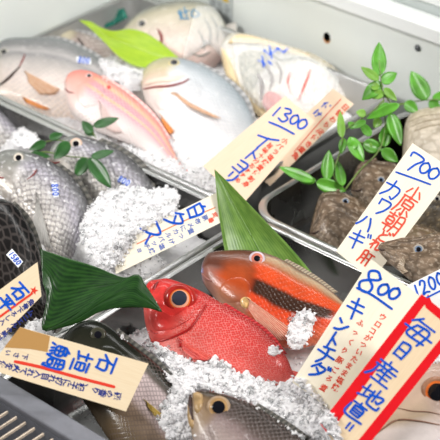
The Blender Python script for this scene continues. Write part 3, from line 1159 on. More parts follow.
f = Fish('bream with brownish pink scales behind the large silver bream, half hidden', [(32, 42), (40, 33), (52, 29), (70, 31), (92, 37), (112, 48), (128, 60), (142, 76)],
         [(32, 42), (40, 50), (60, 62), (88, 78), (110, 84), (128, 84), (142, 80)], Plane(85, 52, -.032, TB), .45,
         dict(name='skin_brown_bream', body=[(0, (.22, .18, .14)), (.4, (.42, .31, .27)), (1, (.66, .55, .5))], head=[(0, (.56, .50, .34)), (.5, (.74, .66, .5)), (1, (.85, .8, .7))], head_s=.36,
              scale=.0062, tint=(.86, .78, .76), strength=.7, mottle=.2, **SIL), group='fish in the back tray')
f.eye(56, 34, 4.5, EYD, EYW)
f.patch('gill_cover', [(58, 42), (70, 36), (79, 40), (82, 50), (76, 58), (64, 52)], .0016, None)
f.line('gill_slit', [(78, 38), (83, 46), (82, 54)], 1.1, MOUTH, .001)
f.fin('dorsal_fin', [(62, 30), (92, 37), (112, 48), (128, 60)], [(64, 27), (94, 33), (115, 44), (131, 58)], FING, 0, 0, on_skin=False)
f.done()

f = Fish('fish with blue lettering on its head in the far corner of the back tray', [(118, 40), (124, 28), (140, 14), (166, 5), (192, 3), (212, 8), (224, 22), (229, 40)],
         [(118, 40), (128, 48), (148, 58), (172, 66), (196, 72), (214, 66), (225, 54), (229, 44)], Plane(172, 36, -.018, 28), .55,
         dict(name='skin_corner_fish', body=[(0, (.14, .15, .13)), (.12, (.30, .30, .24)), (.25, (.55, .50, .36)), (.45, (.70, .62, .50)), (.75, (.86, .70, .63)), (1, (.70, .48, .44))], scale=.007, head_s=.1, tint=(.6, .58, .52), strength=.25, mottle=.2, **SIL),
         group='fish in the back tray', taper=.3)
f.eye(142, 24, 6, EYD, EYW)
f.patch('gill_cover', [(148, 30), (158, 22), (170, 26), (170, 40), (162, 52), (150, 46)], .0022, None)
f.line('gill_slit', [(158, 30), (162, 38), (161, 47)], 1.8, MOUTHR, .0026)
for q in ([(204, 18), (210, 30), (210, 44)], [(211, 16), (217, 28), (217, 42)], [(198, 30), (203, 40), (204, 50)], [(190, 52), (200, 56), (210, 52)]):
    f.line('film_fold', q, 1.0, plain('skin_grey_fold', (.26, .26, .24), .3, noise=.4), .0008)
f.patch('cut_flesh', [(166, 42), (178, 36), (188, 44), (186, 58), (174, 60), (166, 52)], .0012, plain('flesh_pink', (.88, .68, .62), .25, noise=.2, coat=.5))
ink = Ink(lambda u, v, h: (lambda q: q[0] + q[1] * (.0012 + h))(f.hit(u, v)))
for st in ([(178, 12), (182, 18), (180, 10)], [(184, 8), (187, 17)], [(183, 13), (189, 11)], [(193, 10), (198, 13), (199, 16), (192, 17), (192, 11)], [(180, 19), (189, 19)]):
    ink.stroke(st, 1.3)
ink.build('price_lettering', plain('teal_marker', (.03, .22, .42), .4), f.root)
FILM = plain('clear_film', (.95, .97, .97), .08, trans=.0, alpha=.22, coat=1)
f.fin('film_wrap', [(196, 8), (214, 10), (226, 34), (222, 60)], [(182, 62), (190, 58), (200, 50), (206, 40)], FILM, .005, .004, ripple=.0016, rays=9, n=60)
f.fin('tail_fin', [(222, 26), (226, 40), (222, 54)], [(236, 22), (237, 42), (228, 66)], FINP, 0, .002, on_skin=False)
f.done()

f = Fish('cream cut fish head under clear film, red flesh showing', [(220, 48), (226, 38), (236, 34), (258, 38), (293, 49), (316, 57), (338, 72), (348, 90)],
         [(220, 48), (225, 72), (238, 98), (258, 115), (276, 124), (300, 128), (326, 122), (348, 96)], Plane(285, 82, -.020, 26), .38,
         dict(name='skin_cut_head', body=[(0, (.70, .55, .30)), (.08, (.52, .47, .34)), (.2, (.56, .55, .48)), (.35, (.80, .76, .70)), (.6, (.86, .80, .76)), (.85, (.80, .72, .60)), (.93, (.76, .60, .36)), (1, (.70, .52, .28))], scale=.02, head_s=.05, tint=(.5, .47, .4), strength=.3, mottle=.3, mscale=70, rough=.25, spots=((.96, .95, .93), .52, .7)),
         name='cut_fish_head', group='fish in the back tray', taper=.1, NA=44)
f.patch('gill_flap', [(238, 56), (250, 50), (264, 52), (270, 62), (260, 76), (254, 92), (244, 88)], .003, plain('gill_plate_olive', (.50, .47, .38), .3, noise=.6, nscale=220, coat=.5))
f.patch('jaw_bone', [(221, 46), (229, 58), (239, 82), (253, 102), (268, 117), (259, 117), (240, 101), (226, 76)], .004, plain('bone_cream', (.80, .63, .38), .4, noise=.15))
f.patch('jaw_bone', [(222, 44), (236, 34), (258, 38), (292, 49), (314, 57), (290, 53), (258, 44), (238, 41)], .003, plain('bone_cream', (.80, .63, .38)))
f.patch('pink_flesh', [(284, 72), (300, 60), (318, 64), (332, 78), (334, 94), (316, 108), (296, 106), (280, 92)], .006, plain('flesh_white', (.90, .78, .74), .25, noise=.3, nscale=160, coat=.5))
f.patch('red_flesh', [(262, 98), (268, 91), (277, 93), (284, 100), (280, 110), (270, 113), (263, 107)], .0026, plain('flesh_red', (.72, .17, .15), .25, noise=.5, nscale=260, coat=.6))
GD = plain('gill_dark', (.16, .10, .09), .4)
f.line('gill_slit', [(256, 72), (262, 84), (261, 100)], 2.6, GD, .001)
f.line('gill_slit', [(266, 66), (272, 78), (270, 90)], 2.0, GD, .001)
f.line('gill_slit', [(276, 62), (281, 72), (280, 84)], 1.3, GD, .001)
f.line('red_streak', [(310, 72), (304, 88), (298, 102)], 1.6, plain('flesh_red', (.8, .25, .22)), .006)
f.line('red_streak', [(290, 74), (288, 84), (290, 94)], 1.2, plain('flesh_red', (.8, .25, .22)), .005)
f.line('grey_edge', [(268, 50), (280, 60), (300, 58), (318, 64)], 1.6, plain('skin_grey_edge', (.36, .37, .33), .3, noise=.4, nscale=200), .001)
ink = Ink(lambda u, v, h: (lambda q: q[0] + q[1] * (.0060 + h))(f.hit(u, v)))
for st in ([(264, 53), (270, 57), (277, 52)], [(269, 49), (272, 61)], [(277, 51), (283, 55), (287, 52)], [(259, 63), (266, 67)], [(262, 59), (264, 69)], [(268, 64), (272, 67)]):
    ink.stroke(st, 1.9)
ink.build('price_lettering', BLUE, f.root)
f.fin('film_wrap', [(232, 40), (262, 42), (300, 54), (340, 80)], [(240, 92), (256, 108), (290, 118), (330, 112)], FILM, .006, .006, ripple=.0022, rays=17, n=110, m=24)
f.done()

f = Fish('round silver bream with orange fin right of the pink fish', [(142, 89), (141, 76), (151, 64), (168, 59), (189, 62), (210, 71), (228, 83), (243, 99), (252, 116), (256, 134), (258, 148), (268, 166)],
         [(142, 89), (147, 106), (158, 130), (173, 158), (190, 174), (212, 178), (232, 172), (246, 162), (254, 158), (264, 172)], Plane(200, 115, -.022, 27), .45,
         dict(name='skin_round_bream', body=[(0, (.22, .27, .30)), (.10, (.38, .43, .46)), (.28, (.66, .68, .70)), (.6, (.84, .80, .80)), (1, (.90, .83, .80))], head=[(0, (.32, .33, .2)), (.22, (.55, .49, .30)), (.45, (.74, .56, .46)), (.8, (.86, .76, .72)), (1, (.9, .82, .78))], head_s=.26,
              scale=.0055, tint=(.58, .60, .66), strength=.4, mottle=.12, **SIL), group='fish in the back tray', taper=.5)
f.eye(174, 63, 6, EYD, plain('eye_gold', (.66, .56, .28), .2, coat=.6), pr=.55, face=.75)
f.line('mouth', [(144, 89), (156, 87), (170, 86), (182, 83), (189, 79)], 1.5, MOUTHR, .0004)
f.patch('lip', [(143, 86), (156, 83), (172, 82), (184, 78), (186, 75), (170, 76), (152, 79), (144, 82)], .0018, plain('lip_pink', (.88, .70, .58), .25, noise=.12, coat=.5))
f.patch('gill_cover', [(150, 96), (164, 90), (186, 84), (197, 80), (204, 88), (200, 104), (190, 116), (172, 112), (156, 110)], .0018, None)
f.fin('pectoral_fin', [(170, 94), (174, 93), (178, 95), (178, 99)], [(221, 120), (216, 120), (205, 116), (190, 109)], FINO, .0022, .005)
f.fin('pelvic_fin', [(159, 114), (162, 117), (161, 121)], [(174, 132), (171, 135), (166, 132)], FINOR, .001, .0025)
f.fin('dorsal_fin', [(196, 65), (220, 78), (243, 99), (254, 128)], [(200, 62), (225, 75), (248, 97), (258, 127)], FING, 0, 0, on_skin=False)
f.done()

f = Fish('slim pink fish with yellow stripes, tail pointing to the front', [(64.5, 82), (69, 74), (79, 71), (92, 73), (106, 80), (126, 93), (144, 108), (160, 125), (171, 145), (178, 159), (184, 168)],
         [(64.5, 82), (66, 101), (74, 116), (90, 127), (109, 135), (128, 143), (144, 151), (160, 161), (172, 168), (181, 173)], Plane(115, 112, -.006, 28), .55,
         dict(name='skin_pink_stripes', body=[(0, (.64, .15, .12)), (.10, (.76, .28, .23)), (.2, (.82, .50, .27)), (.26, (.76, .32, .33)), (.36, (.58, .30, .38)), (.42, (.80, .50, .26)), (.48, (.62, .32, .40)), (.58, (.80, .56, .56)), (.75, (.88, .76, .73)), (1, (.90, .82, .79))],
              head=[(0, (.72, .20, .16)), (.35, (.80, .33, .27)), (.6, (.82, .45, .39)), (1, (.88, .74, .70))], head_s=.24, scale=.0045, tint=(.90, .70, .70), strength=.4, mottle=.10, vnoise=.03, rough=.27, metal=.05), group='fish in the back tray', taper=.5)
f.eye(89, 76, 3.6, EYD, plain('eye_pink', (.85, .52, .5), .2, coat=.6), face=.6)
f.patch('gill_cover', [(78, 84), (92, 79), (104, 84), (104, 96), (96, 106), (84, 108), (76, 98)], .0016, None)
f.line('mouth', [(64.5, 88), (69, 92), (74, 93)], .8, MOUTHR, .0003)
f.patch('red_spot', [(107, 86), (110, 86), (111, 88), (108, 89)], .0004, plain('spot_red', (.80, .06, .06), .3))
f.fin('pectoral_fin', [(98, 100), (100, 104), (100, 108)], [(122, 134), (114, 134), (106, 130)], ray_mat('fin_rose', (.86, .62, .58), (.93, .80, .76), 9, .8), .0015, .0035)
f.fin('tail_fin', [(182, 167), (183, 170), (181, 173)], [(190, 172), (190, 176), (185, 178)], FINR, 0, .001, on_skin=False)
f.fin('dorsal_fin', [(100, 77), (126, 93), (150, 114), (168, 139)], [(103, 75), (129, 91), (153, 112), (171, 138)], ray_mat('fin_rose2', (.82, .42, .40), (.9, .6, .56), 16), 0, 0, on_skin=False)
f.done()

# --- left tray --------------------------------------------------------------
GB = dict(body=[(0, (.09, .09, .09)), (.13, (.22, .22, .23)), (.32, (.56, .53, .60)), (.55, (.76, .72, .70)), (.85, (.82, .76, .70)), (1, (.66, .6, .55))],
          head=[(0, (.16, .17, .16)), (.35, (.36, .36, .33)), (.7, (.50, .46, .42)), (1, (.62, .56, .5))], scale=.0062, tint=(.17, .16, .17), strength=.55, mottle=.45, mscale=40, rnd=.3, rough=.26, metal=.3, bump=.6, spots=((.95, .94, .95), .58, .6))  # near-white spots paint glints onto the skin of these breams
g = dict(GB)
f = Fish('grey bream in shadow at left edge behind the silver bream', [(-40, 128), (-16, 106), (2, 108), (14, 119), (23, 133), (28, 148)], [(-40, 128), (-20, 148), (0, 156), (15, 158), (28, 152)],
         Plane(0, 130, -.03, 25), .45, dict(GB, name='skin_grey_bream_a', head_s=.1), group='fish in the left tray')
f.fin('dorsal_fin', [(-12, 105), (2, 108), (14, 119), (22, 132)], [(-12, 102), (4, 105), (17, 117), (25, 131)], FIND, 0, 0, on_skin=False)
f.done()

f = Fish('silver bream under the leaf sprig, half buried in ice', [(46, 160), (54, 144), (66, 138), (80, 136), (100, 142), (121, 152), (139, 166), (151, 182), (155, 197), (152, 212), (146, 228), (150, 244)],
         [(46, 160), (56, 172), (70, 186), (88, 203), (106, 220), (124, 232), (136, 238), (143, 248)], Plane(104, 182, -.010, 28), .42, dict(GB, name='skin_grey_bream_b', head_s=.2), group='fish in the left tray')
f.eye(76, 144, 6.2, EYW, plain('eye_flesh', (.74, .52, .40), .25, coat=.5), pr=.52, face=.4)
f.patch('gill_cover', [(66, 156), (80, 152), (94, 152), (102, 160), (100, 174), (90, 184), (76, 174)], .0018, None)
f.line('mouth', [(47, 160), (54, 163), (60, 162)], 1.2, MOUTHR, .0003)
f.sticker([(119, 176), (131, 182), (129, 187), (117, 181)], '800', 4.4, 28)
f.fin('dorsal_fin', [(98, 141), (122, 152), (142, 168), (155, 196)], [(102, 138), (126, 149), (147, 166), (159, 196)], FIND, 0, 0, on_skin=False)
f.done()

f = Fish('silver bream with staring eye and blue marked sticker, left tray', [(-14, 170), (-4, 156), (8, 150), (26, 152), (42, 157), (56, 165), (71, 176), (82, 190), (89, 206), (91, 226), (88, 248), (82, 268), (84, 288)],
         [(-14, 170), (-8, 186), (6, 200), (22, 214), (36, 232), (47, 252), (58, 270), (66, 290)], Plane(40, 200, .0, 32), .42, dict(GB, name='skin_grey_bream_c', head_s=.24), group='fish in the left tray')
f.eye(18.5, 158, 6.2, EYW, EYD, pr=.5, face=.4)
f.patch('gill_cover', [(12, 174), (26, 168), (38, 172), (44, 184), (38, 198), (26, 204), (14, 192)], .002, None)
f.patch('gill_flesh', [(14, 184), (20, 176), (28, 171), (36, 170), (38, 176), (30, 184), (20, 190)], .001, plain('gill_pink', (.50, .24, .23), .3, noise=.5, nscale=260))
f.line('gill_edge', [(37, 170), (33, 176), (26, 181)], 1.0, plain('gill_dark_red', (.20, .03, .03), .4), .0016)
f.line('mouth', [(-12, 172), (-4, 177), (4, 178)], 1.2, MOUTHR, .0003)
f.fin('pectoral_fin', [(36, 192), (38, 198), (36, 204)], [(52, 250), (40, 244), (32, 230)], ray_mat('fin_silver', (.46, .44, .42), (.70, .68, .64), 10, .7), .002, .004)
f.sticker([(51.5, 183), (57, 183), (59, 197), (53.5, 198)], '800', 4.4, 84)
f.fin('dorsal_fin', [(56, 165), (76, 181), (89, 206), (90, 236)], [(60, 163), (80, 179), (93, 205), (93, 236)], FIND, 0, 0, on_skin=False)
f.done()

f = Fish('black fish with net-like spots, front left, behind price signs', [(-52, 250), (-38, 222), (-18, 204), (0, 200), (11, 203), (20, 210), (28, 222), (35, 236), (40, 252), (44, 268), (49, 288), (55, 308), (57, 322), (62, 334)],
         [(-52, 250), (-46, 276), (-34, 300), (-12, 322), (16, 334), (40, 338), (54, 336)], Plane(5, 270, .006, 34), .5,
         dict(name='skin_black_net', body=[(0, (.012, .012, .012)), (.2, (.016, .015, .015)), (1, (.028, .022, .02))], scale=.0095, tint=(.085, .072, .068), strength=.8, edge=True, rnd=.75, head_s=-.2, mottle=.5, rough=.2, wetness=.3, spots=None, bump=.06), group='fish in the left tray')
f.sticker([(6, 255), (12, 249), (23, 262), (18, 268)], '1580', 4.0, 50)
f.fin('dorsal_fin', [(12, 203), (28, 222), (40, 252), (46, 280)], [(15, 201), (32, 220), (43, 251), (49, 279)], FIND, 0, 0, on_skin=False)
f.fin('tail_fin', [(54, 306), (58, 322), (54, 334)], [(59, 312), (63, 324), (60, 333)], FIND, .001, .006, on_skin=False)
f.done()

# --- front tray --------------------------------------------------------------
f = Fish('orange red fish with black side band and lilac snout', [(201, 272), (202, 264), (206, 256), (212, 252.5), (228, 251), (247, 251), (265, 254), (283, 261), (300, 271), (317, 281), (332, 292), (346, 304), (362, 318)],
         [(201, 272), (203, 282), (210, 292), (224, 308), (244, 326), (268, 342), (294, 348), (318, 344), (338, 336), (352, 328), (364, 326)], Plane(265, 296, .004, 30), .5,
         dict(name='skin_orange_band', body=[(0, (.22, .15, .11)), (.04, (.20, .14, .10)), (.09, (.56, .43, .28)), (.14, (.50, .32, .19)), (.20, (.46, .14, .06)), (.26, (.76, .085, .018)), (.7, (.80, .07, .02)), (1, (.80, .22, .12))],
              head=[(0, (.09, .045, .03)), (.16, (.20, .07, .035)), (.36, (.36, .07, .022)), (.6, (.56, .085, .02)), (.85, (.46, .18, .10)), (1, (.55, .32, .22))], head_s=.36, scale=.005, tint=(.62, .16, .06), strength=.16, mottle=.3, mscale=38, rough=.22, wetness=.7,
              bands=[(-.2, .055, .0, 1.2, (.30, .25, .38), .035, .95), (.05, .20, -.2, .45, (.12, .05, .035), .06, .85), (.05, .17, .40, 1.1, (.33, .17, .14), .05, .8), (.36, .82, .43, .63, (.035, .022, .014), .035, .97), (-.1, .045, .35, .62, (.30, .40, .78), .02, .85)]), group='fish in the front tray')
f.eye(257, 259, 7, plain('eye_rust', (.62, .20, .14), .2, coat=.7, noise=.3), plain('eye_lilac', (.66, .55, .62), .25, coat=.6, noise=.3), pr=.42, face=.45)
f.line('mouth', [(202, 274), (207, 279), (212, 281)], .9, plain('lip_dark', (.3, .12, .1), .4), .0002)
f.patch('gill_cover', [(216, 292), (226, 280), (240, 276), (250, 282), (251, 294), (242, 302), (226, 303)], .0012, None)
f.patch('fin_root', [(240, 299), (245, 296), (251, 299), (251, 305), (246, 309), (241, 306)], .0014, plain('fin_root_yellow', (.78, .50, .20), .25, noise=.45, nscale=260, coat=.5))
f.fin('pectoral_fin', [(246, 298), (249, 303), (248, 310)], [(296, 335), (286, 342), (268, 342)], ray_mat('fin_clear_red', (.78, .22, .14), (.88, .50, .36), 13, .72, .25), .003, .006)
f.fin('dorsal_fin', [(283, 261), (300, 271), (317, 281), (334, 293)], [(287, 259), (304, 268), (321, 279), (338, 292)], ray_mat('fin_brown', (.20, .15, .11), (.46, .38, .26), 18), 0, 0, on_skin=False)
f.fin('tail_fin', [(360, 317), (364, 322), (363, 326)], [(384, 322), (384, 338), (376, 350)], FINR, 0, .002, on_skin=False)
f.done()

f = Fish('bright red big-eyed fish in the middle, ice along its belly', [(145.5, 290), (146.5, 285), (150, 281), (159, 279.5), (168, 279), (185, 284.5), (205, 293.5), (223, 304.5), (240, 315), (255, 324), (270, 337), (281, 349), (288, 360), (292, 370), (298, 380)],
         [(145.5, 290), (143.5, 303), (145, 322), (151, 341), (162, 356), (178, 372), (200, 388), (226, 397), (252, 397), (272, 390), (284, 384), (292, 388)], Plane(215, 335, .008, 33), .42,
         dict(name='skin_red', body=[(0, (.42, .010, .012)), (.12, (.66, .028, .026)), (.4, (.76, .055, .045)), (.7, (.82, .11, .09)), (1, (.88, .34, .30))],
              head=[(0, (.55, .022, .02)), (.3, (.72, .035, .03)), (.75, (.76, .05, .045)), (1, (.8, .14, .12))], head_s=.31, scale=.0025, tint=(.92, .46, .42), strength=.32, mottle=.25, rnd=.55, rough=.27, wetness=.6, bump=.4), group='fish in the front tray')
f.eye(180, 299.5, 13.6, EYO, EYR, pr=.5, ring_w=.3, face=.35, pupil=plain('pupil_milky', (.035, .04, .06), .15, coat=1), poff=(.04, -.06), inner=plain('eye_rim_light', (.84, .40, .26), .2, coat=.7))
f.line('mouth', [(154.5, 290), (155.5, 286), (158, 282)], 1.3, MOUTHR, .0004)
f.patch('lip', [(146, 289), (148, 283), (153, 281), (156, 283), (153, 288), (150, 292)], .002, plain('lip_red', (.62, .035, .03), .25, noise=.2, coat=.6))
f.patch('jaw', [(152, 292), (157, 286), (165, 283), (170, 287), (166, 297), (163, 307), (154, 304), (150, 298)], .0014, plain('jaw_red', (.70, .05, .045), .25, noise=.25, nscale=160, coat=.6))
f.patch('gill_cover', [(150, 326), (156, 312), (168, 316), (186, 315), (200, 303), (206, 299), (207, 306), (200, 315), (189, 329), (168, 339), (152, 341)], .003, None, power=8)
f.patch('cheek_plate', [(150, 312), (158, 309), (170, 316), (184, 315), (196, 304), (199, 308), (190, 320), (176, 330), (160, 334), (152, 330)], .0045, None, power=8)
f.line('cheek_groove', [(152, 331), (158, 334), (167, 332), (178, 327), (190, 320), (197, 311), (199, 306)], 1.0, plain('groove_red', (.40, .012, .012), .3), .0022)
f.line('gill_edge', [(151, 341), (158, 341.5), (168, 339), (178, 335), (188, 330), (195, 322), (201, 313), (206, 305)], 1.1, plain('groove_red', (.4, .012, .012)), .0006)
f.line('fin_socket', [(178, 338), (181, 342), (180, 347)], 1.7, plain('groove_red', (.4, .012, .012)), .001)
f.fin('pectoral_fin', [(178, 340), (181, 345), (182, 350)], [(213, 359), (206, 362), (194, 361)], FINR, .002, .005)
f.fin('dorsal_fin', [(222, 304), (240, 315), (255, 324), (270, 337), (284, 354)], [(226, 303), (244, 314), (259, 323), (274, 336), (287, 354)], ray_mat('fin_deep_red', (.38, .008, .015), (.66, .05, .05), 20), 0, 0, on_skin=False)
f.fin('tail_fin', [(291, 370), (296, 380), (290, 387)], [(304, 374), (310, 392), (298, 402)], FINR, 0, .002, on_skin=False)
f.done()

f = Fish('dark olive fish under the price sign, pale scaled belly', [(60, 348), (66, 334), (76, 325), (90, 321), (103, 324), (115, 331), (132, 345), (153, 361), (169, 376), (184, 394), (200, 416), (216, 440), (236, 462)],
         [(60, 348), (66, 368), (78, 392), (92, 414), (106, 436), (124, 460), (150, 484), (184, 492), (214, 484), (234, 474)], Plane(125, 390, -.008, 30), .5,
         dict(name='skin_olive', body=[(0, (.012, .014, .010)), (.13, (.028, .028, .02)), (.19, (.16, .14, .12)), (.24, (.80, .66, .66)), (.48, (.84, .68, .68)), (.58, (.36, .26, .19)), (.8, (.16, .11, .06)), (1, (.10, .07, .04))],
              head=[(0, (.010, .012, .008)), (.3, (.022, .023, .015)), (.7, (.045, .042, .03)), (1, (.12, .09, .06))], head_s=.40, scale=.0042, tint=(.16, .12, .11), strength=.5, mottle=.3, edge=True, rnd=.12, rough=.2, wetness=.4, vnoise=.05, bump=.1), group='fish in the front tray')
f.eye(98, 335, 6.5, plain('eye_olive', (.05, .05, .035), .15, coat=.8), plain('eye_olive_ring', (.05, .048, .03), .3, coat=.5), face=.3)
f.patch('gill_cover', [(98, 350), (112, 344), (128, 354), (134, 368), (126, 382), (108, 378)], .002, None)
f.line('mouth', [(61, 350), (70, 358), (78, 362)], 1.2, MOUTH, .0003)
f.fin('pectoral_fin', [(143, 399), (146, 402), (147, 406)], [(163, 416), (161, 419), (155, 417)], ray_mat('fin_yellow', (.50, .33, .05), (.74, .56, .16), 7), .001, .003)
f.fin('dorsal_fin', [(115, 331), (132, 345), (153, 361), (169, 376)], [(118, 328), (136, 342), (157, 358), (173, 374)], FIND, 0, 0, on_skin=False)
f.done()

f = Fish('brown-backed fish with black staring eye and open mouth, front edge', [(190, 398), (192.5, 393), (198, 391), (215, 393), (236, 398.5), (255, 406), (274, 418), (292, 430), (306, 441), (330, 462), (350, 486)],
         [(190, 398), (188, 408), (189.5, 424), (194, 442), (206, 462), (226, 482), (262, 496), (300, 500), (335, 500)], Plane(235, 432, .012, 33), .5,
         dict(name='skin_brown_back', body=[(0, (.030, .022, .018)), (.2, (.055, .042, .035)), (.34, (.11, .08, .07)), (.46, (.30, .22, .21)), (.7, (.44, .35, .32)), (1, (.55, .46, .42))],
              head=[(0, (.03, .022, .015)), (.16, (.085, .058, .034)), (.3, (.24, .155, .085)), (.6, (.36, .25, .16)), (1, (.46, .36, .28))], head_s=.22, scale=.0042, tint=(.30, .24, .23), strength=.3, mottle=.25, rough=.25, wetness=.6), group='fish in the front tray')
f.eye(218.5, 407.5, 9, EYB, plain('eye_bronze_ring', (.46, .32, .20), .25, coat=.6, noise=.3), pr=.6, ring_w=.16, face=.3)
f.line('mouth', [(191, 394), (190.5, 402), (191, 412), (193, 420)], 2.0, MOUTH, .0006)
f.patch('lip', [(193, 393), (198, 391.5), (203, 395), (203, 404), (199, 413), (195, 412), (194, 402)], .0026, plain('lip_ochre', (.44, .29, .14), .28, noise=.35, nscale=200, coat=.5))
f.patch('lower_jaw', [(188.5, 404), (190, 400), (191.5, 412), (194, 424), (192, 430), (189, 420)], .0026, plain('lip_ochre', (.44, .29, .14)))
f.patch('gill_cover', [(206, 424), (222, 420), (238, 416), (248, 424), (250, 440), (238, 456), (218, 450)], .002, None)
f.fin('dorsal_fin', [(255, 406), (274, 418), (292, 430), (306, 441)], [(258, 403), (278, 415), (296, 427), (311, 438)], FIND, 0, 0, on_skin=False)
f.done()

f = Fish('pinkish tan fish with orange eye, front right corner', [(354, 432), (362, 412), (378, 394), (396, 378), (414, 367), (434, 361), (458, 362), (486, 374), (510, 392)],
         [(354, 432), (362, 452), (384, 474), (420, 488), (460, 486), (492, 460), (512, 430)], Plane(410, 415, .0, 32), .45,
         dict(name='skin_tan', body=[(0, (.50, .34, .28)), (.25, (.60, .42, .34)), (.5, (.72, .56, .48)), (.6, (.84, .74, .72)), (1, (.86, .78, .75))], head=[(0, (.52, .36, .29)), (.3, (.62, .46, .36)), (.47, (.60, .47, .34)), (.55, (.86, .77, .74)), (1, (.86, .78, .76))], head_s=.5, scale=.006, tint=(.5, .4, .35), strength=.3, mottle=.25, vnoise=.05, rough=.26, wetness=.6), group='fish in the front tray', taper=.3)
f.eye(437, 392.5, 12.5, EYO, plain('eye_rust_ring', (.40, .20, .12), .25, coat=.6, noise=.3), pr=.6, ring_w=.22, face=.3)
f.line('mouth', [(372, 438), (384, 428), (398, 420), (418, 421), (440, 425)], .9, plain('crease_brown', (.28, .15, .10), .4), .0004)
f.line('cheek_crease', [(398, 408), (412, 411), (428, 412), (442, 415)], .6, plain('crease_brown', (.28, .15, .1)), .0003)
f.done()

# --- right tray --------------------------------------------------------------
FB = dict(body=[(0, (.13, .082, .044)), (.2, (.24, .16, .10)), (.6, (.31, .22, .15)), (1, (.40, .31, .23))], scale=.010, head_s=-.3, tint=(.085, .055, .032), strength=.55, rnd=1.0, mottle=.6, mscale=50, vnoise=.35, spots=((.52, .42, .32), .54, .65), rough=.4, wetness=.3, bump=.35)


def filefish(label, D, V, plane, key, eye=None, spike=None, mouth=None, fin=None, th=.5, er=3.8, **kw):
    f = Fish(label, D, V, plane, th, dict(FB, name='skin_filefish_' + key, **kw), cat='fish', group='filefish in the right tray', taper=.4)
    if eye:
        f.eye(eye[0], eye[1], er, plain('eye_slate', (.16, .22, .32), .15, coat=.9, noise=.2), plain('eye_filefish_ring', (.36, .32, .27), .3, coat=.5, noise=.3), pr=.5, face=.3, ring_w=.24)
    if spike:
        f.line('dorsal_spine', spike, 1.6, plain('spine_brown', (.20, .14, .09), .5), .003)
    if mouth:
        f.line('mouth', mouth, 1.0, MOUTH, .0005)
    if fin:
        f.fin('pectoral_fin', fin[0], fin[1], ray_mat('fin_tan', (.30, .22, .15), (.58, .48, .36), 9), .002, .006)
    return f.done()


f = Fish('light beige filefish at the back of the round-cornered tray', [(402, 168), (403, 146), (405, 125), (412, 114), (428, 109), (447, 107), (470, 112), (496, 126)], [(402, 168), (410, 182), (430, 194), (460, 198), (492, 190)],
         Plane(440, 148, -.018, 30), .5, dict(FB, name='skin_filefish_beige', **{'body': [(0, (.50, .44, .30)), (.2, (.58, .50, .38)), (.5, (.66, .58, .48)), (1, (.7, .62, .52))], 'tint': (.36, .30, .22), 'spots': ((.74, .68, .58), .56, .5), 'mottle': .3}), group='filefish in the right tray', taper=.3)
for i, q in enumerate(([(408, 122), (424, 116), (442, 114)], [(410, 127), (426, 121), (444, 119)], [(414, 131), (430, 126), (446, 124)])):
    f.line('skin_fold', q, .7, plain('fold_brown', (.34, .28, .19), .5), .0003)
f.done()
f = Fish('dark brown filefish at right edge beside the tall price sign', [(402, 240), (407, 218), (418, 202), (434, 191), (456, 188), (482, 198)], [(402, 240), (420, 252), (450, 256), (480, 244)],
         Plane(436, 222, -.024, 30), .5, dict(FB, name='skin_filefish_dark', **{'body': [(0, (.06, .045, .025)), (.5, (.10, .075, .045)), (1, (.14, .1, .06))], 'tint': (.03, .02, .012), 'spots': ((.30, .22, .12), .58, .5)}), group='filefish in the right tray', taper=.3)
f.eye(437, 199, 3.8, EYD, plain('eye_filefish_ring', (.36, .32, .27)), face=.3)
f.fin('dorsal_fin', [(420, 200), (434, 191), (452, 188)], [(420, 196), (434, 186), (454, 183)], FIND, 0, 0, on_skin=False)
f.done()
filefish('filefish tucked between the leafy sprig and the tall price sign', [(351, 192), (354, 174), (359, 165), (366, 161), (380, 162), (396, 165), (416, 180), (434, 202)], [(351, 192), (362, 208), (382, 220), (406, 228), (430, 222)],
         Plane(385, 190, -.020, 30), 'mid', eye=(381, 180), spike=[(372, 163), (380, 158), (390, 157)], mouth=[(352, 190), (358, 191), (362, 189)])
filefish('filefish with grey-blue eye nearest the rounded tray corner', [(309, 236), (312, 220), (316, 206), (320, 196), (328, 192.5), (340, 193), (354, 198), (368, 207), (384, 224), (398, 246)], [(309, 236), (322, 247), (344, 257), (370, 264), (394, 266)],
         Plane(345, 226, -.018, 30), 'near', eye=(345.5, 201.5), spike=[(336, 193), (346, 189), (356, 190)], mouth=[(310, 233), (315, 233), (319, 231)], fin=([(352, 222), (356, 226), (357, 231)], [(368, 224), (371, 232), (368, 240)]))
filefish('yellowish brown filefish back showing behind the front filefish', [(388, 246), (396, 234), (404, 227), (414, 225), (430, 229), (450, 238), (470, 250)], [(388, 246), (400, 256), (424, 262), (450, 262), (470, 258)],
         Plane(425, 244, -.014, 30), 'yellow', tint=(.2, .14, .06))
filefish('front filefish with blue eye, snout over the tall price sign', [(378, 248), (379.5, 244.5), (383, 242.5), (392, 240.5), (403, 238), (416, 238), (440, 233), (470, 238), (500, 252)], [(378, 248), (381, 254), (390, 263), (402, 273), (420, 286), (450, 298), (490, 292)],
         Plane(425, 262, .024, 33), 'front', eye=(418.5, 249.5), er=4.6, mouth=[(379, 249), (382, 250), (385, 250)], fin=([(408, 272), (404, 268), (405, 262)], [(402, 276), (397, 268), (403, 258)]))

